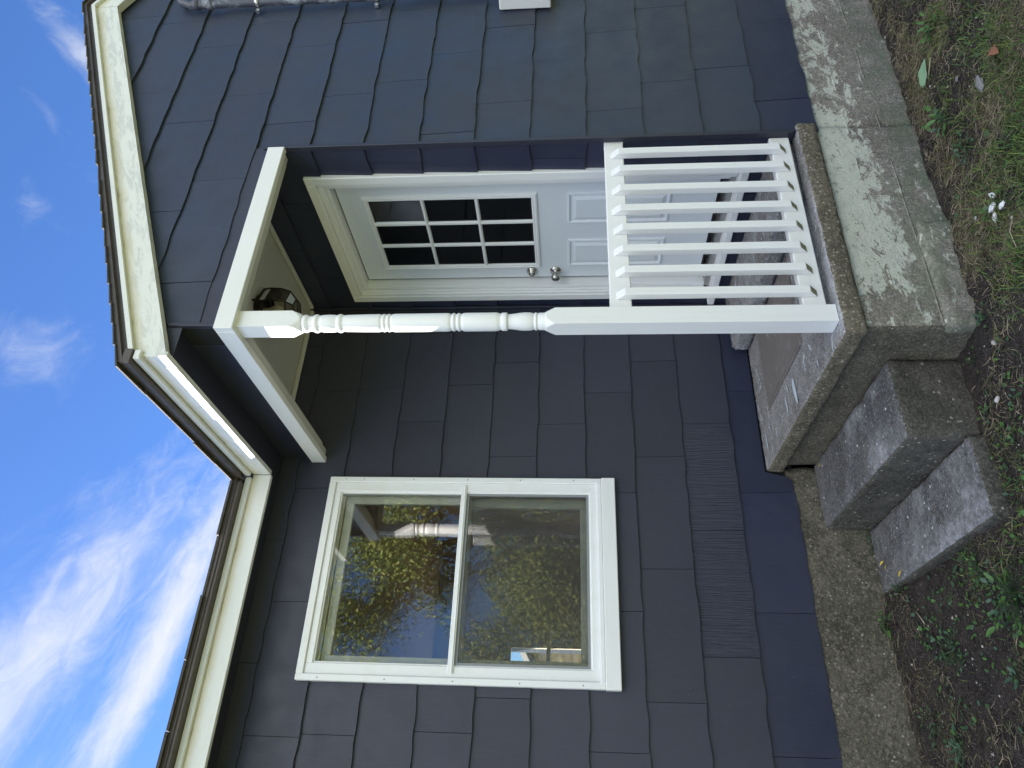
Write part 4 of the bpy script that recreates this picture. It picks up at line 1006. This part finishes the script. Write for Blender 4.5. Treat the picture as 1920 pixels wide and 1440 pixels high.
MS = [mat('grit_pale', (.42, .40, .38), .8), mat('grit_grey', (.20, .19, .18), .9), mat('grit_brown', (.12, .09, .07), .9)]
tag(grit('grit', 5200, .0022, MS, 1, (-1.7, 2.3, -2.3, 0)), 'fine pale grit and flakes scattered over the soil', 'gravel', kind='stuff')
tag(grit('soil_clods', 9000, .0055, [M_SOIL], 2, (-1.7, 2.3, -2.3, 0)), 'small dark soil clods covering the bare ground', 'soil', kind='stuff')

# single bits of litter ---------------------------------------------
M_PETAL = mat('yellow_petal', (.62, .45, .06), .6); M_DOCK = leafmat('pale_dock_leaf', (.20, .32, .20), .6, .25); M_RUST = leafmat('rust_leaf', (.20, .09, .05), .8)
M_PLASTER = mat('white_plaster', (.66, .68, .70), .8); _g = G(M_PLASTER); _g.bump(_g.noise(80, 3), .5, .002)
M_STICK = mat('bleached_twig', (.36, .30, .22), .85); M_STONE = mat('grey_stone', (.20, .20, .20), .85); _g = G(M_STONE); _g.bump(_g.noise(60, 4), .7, .003)
def petal(x, y, z, rot, sc, label):
    o = link('petal', leaf_mesh('petal', .030, .013, .5, .5, 5, [M_PETAL], .1, int(abs(x)*100)))
    o.location = (x, y, z); o.rotation_euler = (0, -.1, rot); o.scale = (sc,)*3; tag(o, label, 'petal')
petal(-.560, -.115, -.444, 2.2, 1.0, 'yellow petal pair nearer the wall on the lower step')
petal(-.582, -.135, -.444, 3.3, .9, 'yellow petal touching the other on the lower step')
petal(-.650, -.275, -.444, 2.8, 1.1, 'lone yellow petal near the front edge of the lower step')
petal(-.068, -.130, -.239, 2.6, .8, 'small yellow petal at the wall end of the upper step')
o = link('dock_leaf', leaf_mesh('dock_leaf', .118, .052, .12, .10, 14, [M_DOCK], .16, 4)); o.location = (1.105, -1.425, gh(1.105, -1.425)+.018); o.rotation_euler = (.25, -.12, R(-62))
tag(o, 'large pale green wilted leaf lying on the thatch', 'leaf')
o = link('dead_leaf', leaf_mesh('dead_leaf', .050, .035, .6, .5, 6, [M_RUST], .35, 9)); o.location = (.70, -1.872, gh(.70, -1.872)+.025); o.rotation_euler = (.3, .1, .5)
tag(o, 'rust brown dead leaf at the right edge of the grass', 'leaf')
def stick(pts, r, label):
    mb = MB(); mb.tube(pts, r, 6); o = mb.build('twig', M_STICK); rebase(o, pts[0]); tag(o, label, 'twig')
g2 = lambda x, y, d: (x, y, gh(x, y)+d)
stick([g2(1.10, -1.47, .012), g2(1.13, -1.50, .016), g2(1.155, -1.535, .014)], .0028, 'pale twig lying beside the large pale leaf')
stick([g2(-.83, -.28, .008), g2(-.86, -.31, .010), g2(-.90, -.345, .008)], .0022, 'short straw-coloured twig on soil below the lower step')
stick([g2(.17, -1.62, .03), g2(.12, -1.60, .035), g2(.06, -1.59, .02)], .0016, 'thin bleached twig at the right edge among grass')
def scrap(x, y, s_, label, name='plaster_scrap', m_=M_PLASTER, cat='plaster scrap', flat=.35, seed=0, dz=.012):
    bm = bmesh.new(); bmesh.ops.create_icosphere(bm, subdivisions=2, radius=1)
    for v in bm.verts:
        k = 1+.35*noise.noise(v.co*1.7+Vector((seed, 0, 0))); v.co = Vector((v.co.x*k*s_, v.co.y*k*s_*.7, v.co.z*s_*flat*k))
    o = bm_obj(bm, name, [m_]); o.location = (x, y, gh(x, y)+dz); o.rotation_euler = (seed*.3 % .5, .2, seed*1.3); tag(o, label, cat)
scrap(.300, -1.530, .026, 'largest white plaster scrap lying in the grass', seed=1)
scrap(.262, -1.520, .019, 'white plaster scrap just below the largest one', seed=2)
scrap(.345, -1.545, .016, 'small crumbly white scrap above the largest one', seed=3)
scrap(.268, -1.575, .015, 'white scrap to the right of the largest one', seed=4)
scrap(.335, -1.440, .009, 'tiny white chip in the thatch left of the plaster scraps', seed=5)
scrap(.200, -1.585, .008, 'tiny white chip below and right of the plaster scraps', seed=6)
scrap(.74, -1.715, .030, 'flat grey stone lying in the dry thatch', 'stone', M_STONE, 'stone', .3, 7)
scrap(-.165, -1.35, .013, 'small pale stone on bare soil below the porch corner', 'stone', MS[0], 'stone', .5, 8)
scrap(-.330, -1.24, .013, 'small pale stone on bare soil beside the upper step', 'stone', MS[0], 'stone', .5, 9)
scrap(-.470, -1.33, .012, 'small whitish stone near the right edge beside the lower step', 'stone', MS[0], 'stone', .5, 10)
scrap(.90, -1.62, .012, 'small grey stone beside the wilted leaf', 'stone', M_STONE, 'stone', .5, 11)

# ------------------------------------------------------------------ garden behind the camera (seen in the window glass) and beyond the house
M_LEAF = [leafmat('foliage_sunny', (.25, .26, .06), .6), leafmat('foliage_mid', (.12, .17, .03), .6), leafmat('foliage_dark', (.04, .075, .02), .6)]
def tree(x, y, H, crown, nleaf, label, seed, fork=.42, lsize=.10, trunk_r=.28, cy=0):
    rr_ = random.Random(seed); t = thing('tree', label, 'tree', (x, y, -.52)); tips = []; mb = MB()
    def branch(p, d, L_, r, lv):
        pts = [p]; q = Vector(p); dd = Vector(d)
        for i in range(5):
            dd = (dd+Vector((rr_.uniform(-.22, .22), rr_.uniform(-.22, .22), rr_.uniform(-.05, .14)))).normalized(); q = q+dd*L_/5; pts.append(q.copy())
        mb.tube(pts, [r*(1-.55*i/5) for i in range(6)], 7 if lv < 2 else 5)
        if lv >= 3: tips.extend(pts[2:]); return
        if lv == 2: tips.extend(pts[3:])
        for _ in range({0: 5, 1: 4, 2: 4}[lv]):
            k = rr_.randint(3, 5); a = rr_.uniform(0, 6.28); sp = rr_.uniform(.55, 1.05)
            nd = (dd+Vector((math.cos(a), math.sin(a), rr_.uniform(-.1, .5)))*sp).normalized(); branch(pts[k], nd, L_*rr_.uniform(.55, .78), r*.48, lv+1)
    branch(Vector((x, y, -.55)), (0.03, 0.02, 1), H*fork, trunk_r, 0)
    mb.build('trunk', M_BARK, t)
    g_ = np.random.default_rng(seed); T = np.array([tuple(p) for p in tips]); cl_ = g_.integers(0, len(T), nleaf)
    P = T[cl_]+g_.normal(0, crown, (nleaf, 3))*np.array([1, 1, .75]); n_ = g_.normal(0, 1, (nleaf, 3)); n_ /= np.linalg.norm(n_, axis=1)[:, None]
    a = np.cross(n_, g_.normal(0, 1, (nleaf, 3))); a /= np.linalg.norm(a, axis=1)[:, None]; b = np.cross(n_, a); s_ = lsize*g_.uniform(.5, 1.3, nleaf)[:, None]
    vs = np.stack([P-a*s_, P+b*s_*.45, P+a*s_, P-b*s_*.45], 1).reshape(-1, 3); f_ = np.arange(nleaf*4).reshape(-1, 4)
    o = link('crown', np_mesh('crown', vs, f_, M_LEAF, (cl_*7+g_.integers(0, 2, nleaf)) % 3), parent=t); return t
tree(3.9, -11.0, 8.4, .26, 20000, 'large spreading tree mirrored in the upper half of the window', 3, fork=.40, trunk_r=.22, lsize=.05)
tree(7.0, -13.0, 8.0, .34, 36000, 'bushy green tree mirrored at the right side of the window', 8, fork=.36, trunk_r=.22, lsize=.05)
tree(-.6, -17.0, 5.6, .34, 20000, 'smaller tree mirrored low at the left of the window', 12, fork=.30, trunk_r=.2, lsize=.06)
tree(3.9, -17.5, 6.4, .42, 26000, 'dense green tree mirrored low in the window glass', 15, fork=.24, trunk_r=.2, lsize=.08)
def hedge(x0, x1, y, h, label, seed):
    g_ = np.random.default_rng(seed); n_ = 52000; x = g_.uniform(x0, x1, n_); hh = h*(.75+.35*fnoise(x, x*0, .9, seed)); z = -.5+hh*g_.random(n_)**.8; yy = y+g_.normal(0, .8, n_)
    P = np.stack([x, yy, z], 1); a = g_.normal(0, 1, (n_, 3)); a /= np.linalg.norm(a, axis=1)[:, None]; b = np.cross(a, g_.normal(0, 1, (n_, 3))); b /= np.linalg.norm(b, axis=1)[:, None]; s_ = .095*g_.uniform(.5, 1.3, n_)[:, None]
    vs = np.stack([P-a*s_, P+b*s_*.5, P+a*s_, P-b*s_*.5], 1).reshape(-1, 3)
    o = link('hedge', np_mesh('hedge', vs, np.arange(n_*4).reshape(-1, 4), M_LEAF, g_.integers(0, 3, n_))); rebase(o, ((x0+x1)/2, y, -.52)); tag(o, label, 'hedge')
hedge(-9, 15, -24, 5.6, 'tall green hedgerow across the garden mirrored in the window', 4)
# neighbour's house, glimpsed through the window and the rear window
nb = thing('neighbour_house', 'tan sided neighbouring house glimpsed through the rear window', 'house', (4.5, 18, -.5))
M_TAN = mat('tan_siding', (.42, .30, .19), .7); _g = G(M_TAN); _wv = _g.n('ShaderNodeTexWave', bands_direction='Z'); _g.l(_g.pos, _wv.inputs[0]); _wv.inputs['Scale'].default_value = 1.6; _g.bump(_wv.outputs[1], .6, .03)
mb = MB(); mb.box(1.6, 8.4, 15.5, 21, -.5, 1.9); mb.prism([(1.6, 1.9), (8.4, 1.9), (5.0, 3.6)], lambda p, q, t: (p, t, q), 15.5, 21); nw = mb.build('wall', M_TAN, nb)
mb = MB()
for sg in (0, 1):
    X = (lambda x: x) if sg == 0 else (lambda x: 10-x)
    mb.add([(X(1.3), 15.2, 1.78), (X(5.0), 15.2, 3.63), (X(5.0), 21.3, 3.63), (X(1.3), 21.3, 1.78), (X(1.3), 15.2, 1.92), (X(5.0), 15.2, 3.78), (X(5.0), 21.3, 3.78), (X(1.3), 21.3, 1.92)], [(0, 1, 2, 3), (4, 5, 6, 7), (0, 1, 5, 4), (3, 2, 6, 7), (0, 3, 7, 4)])
mb.build('roof', M_SHING, nb)
mb = MB(); mb.box(2.2, 3.0, 15.46, 15.51, .55, 1.5); wf = mb.build('window', M_WHITE, nb)
mb = MB(); mb.box(2.28, 2.92, 15.44, 15.459, .63, 1.42); mb.build('pane', mat('far_dark_pane', (.05, .06, .07), .1), wf)
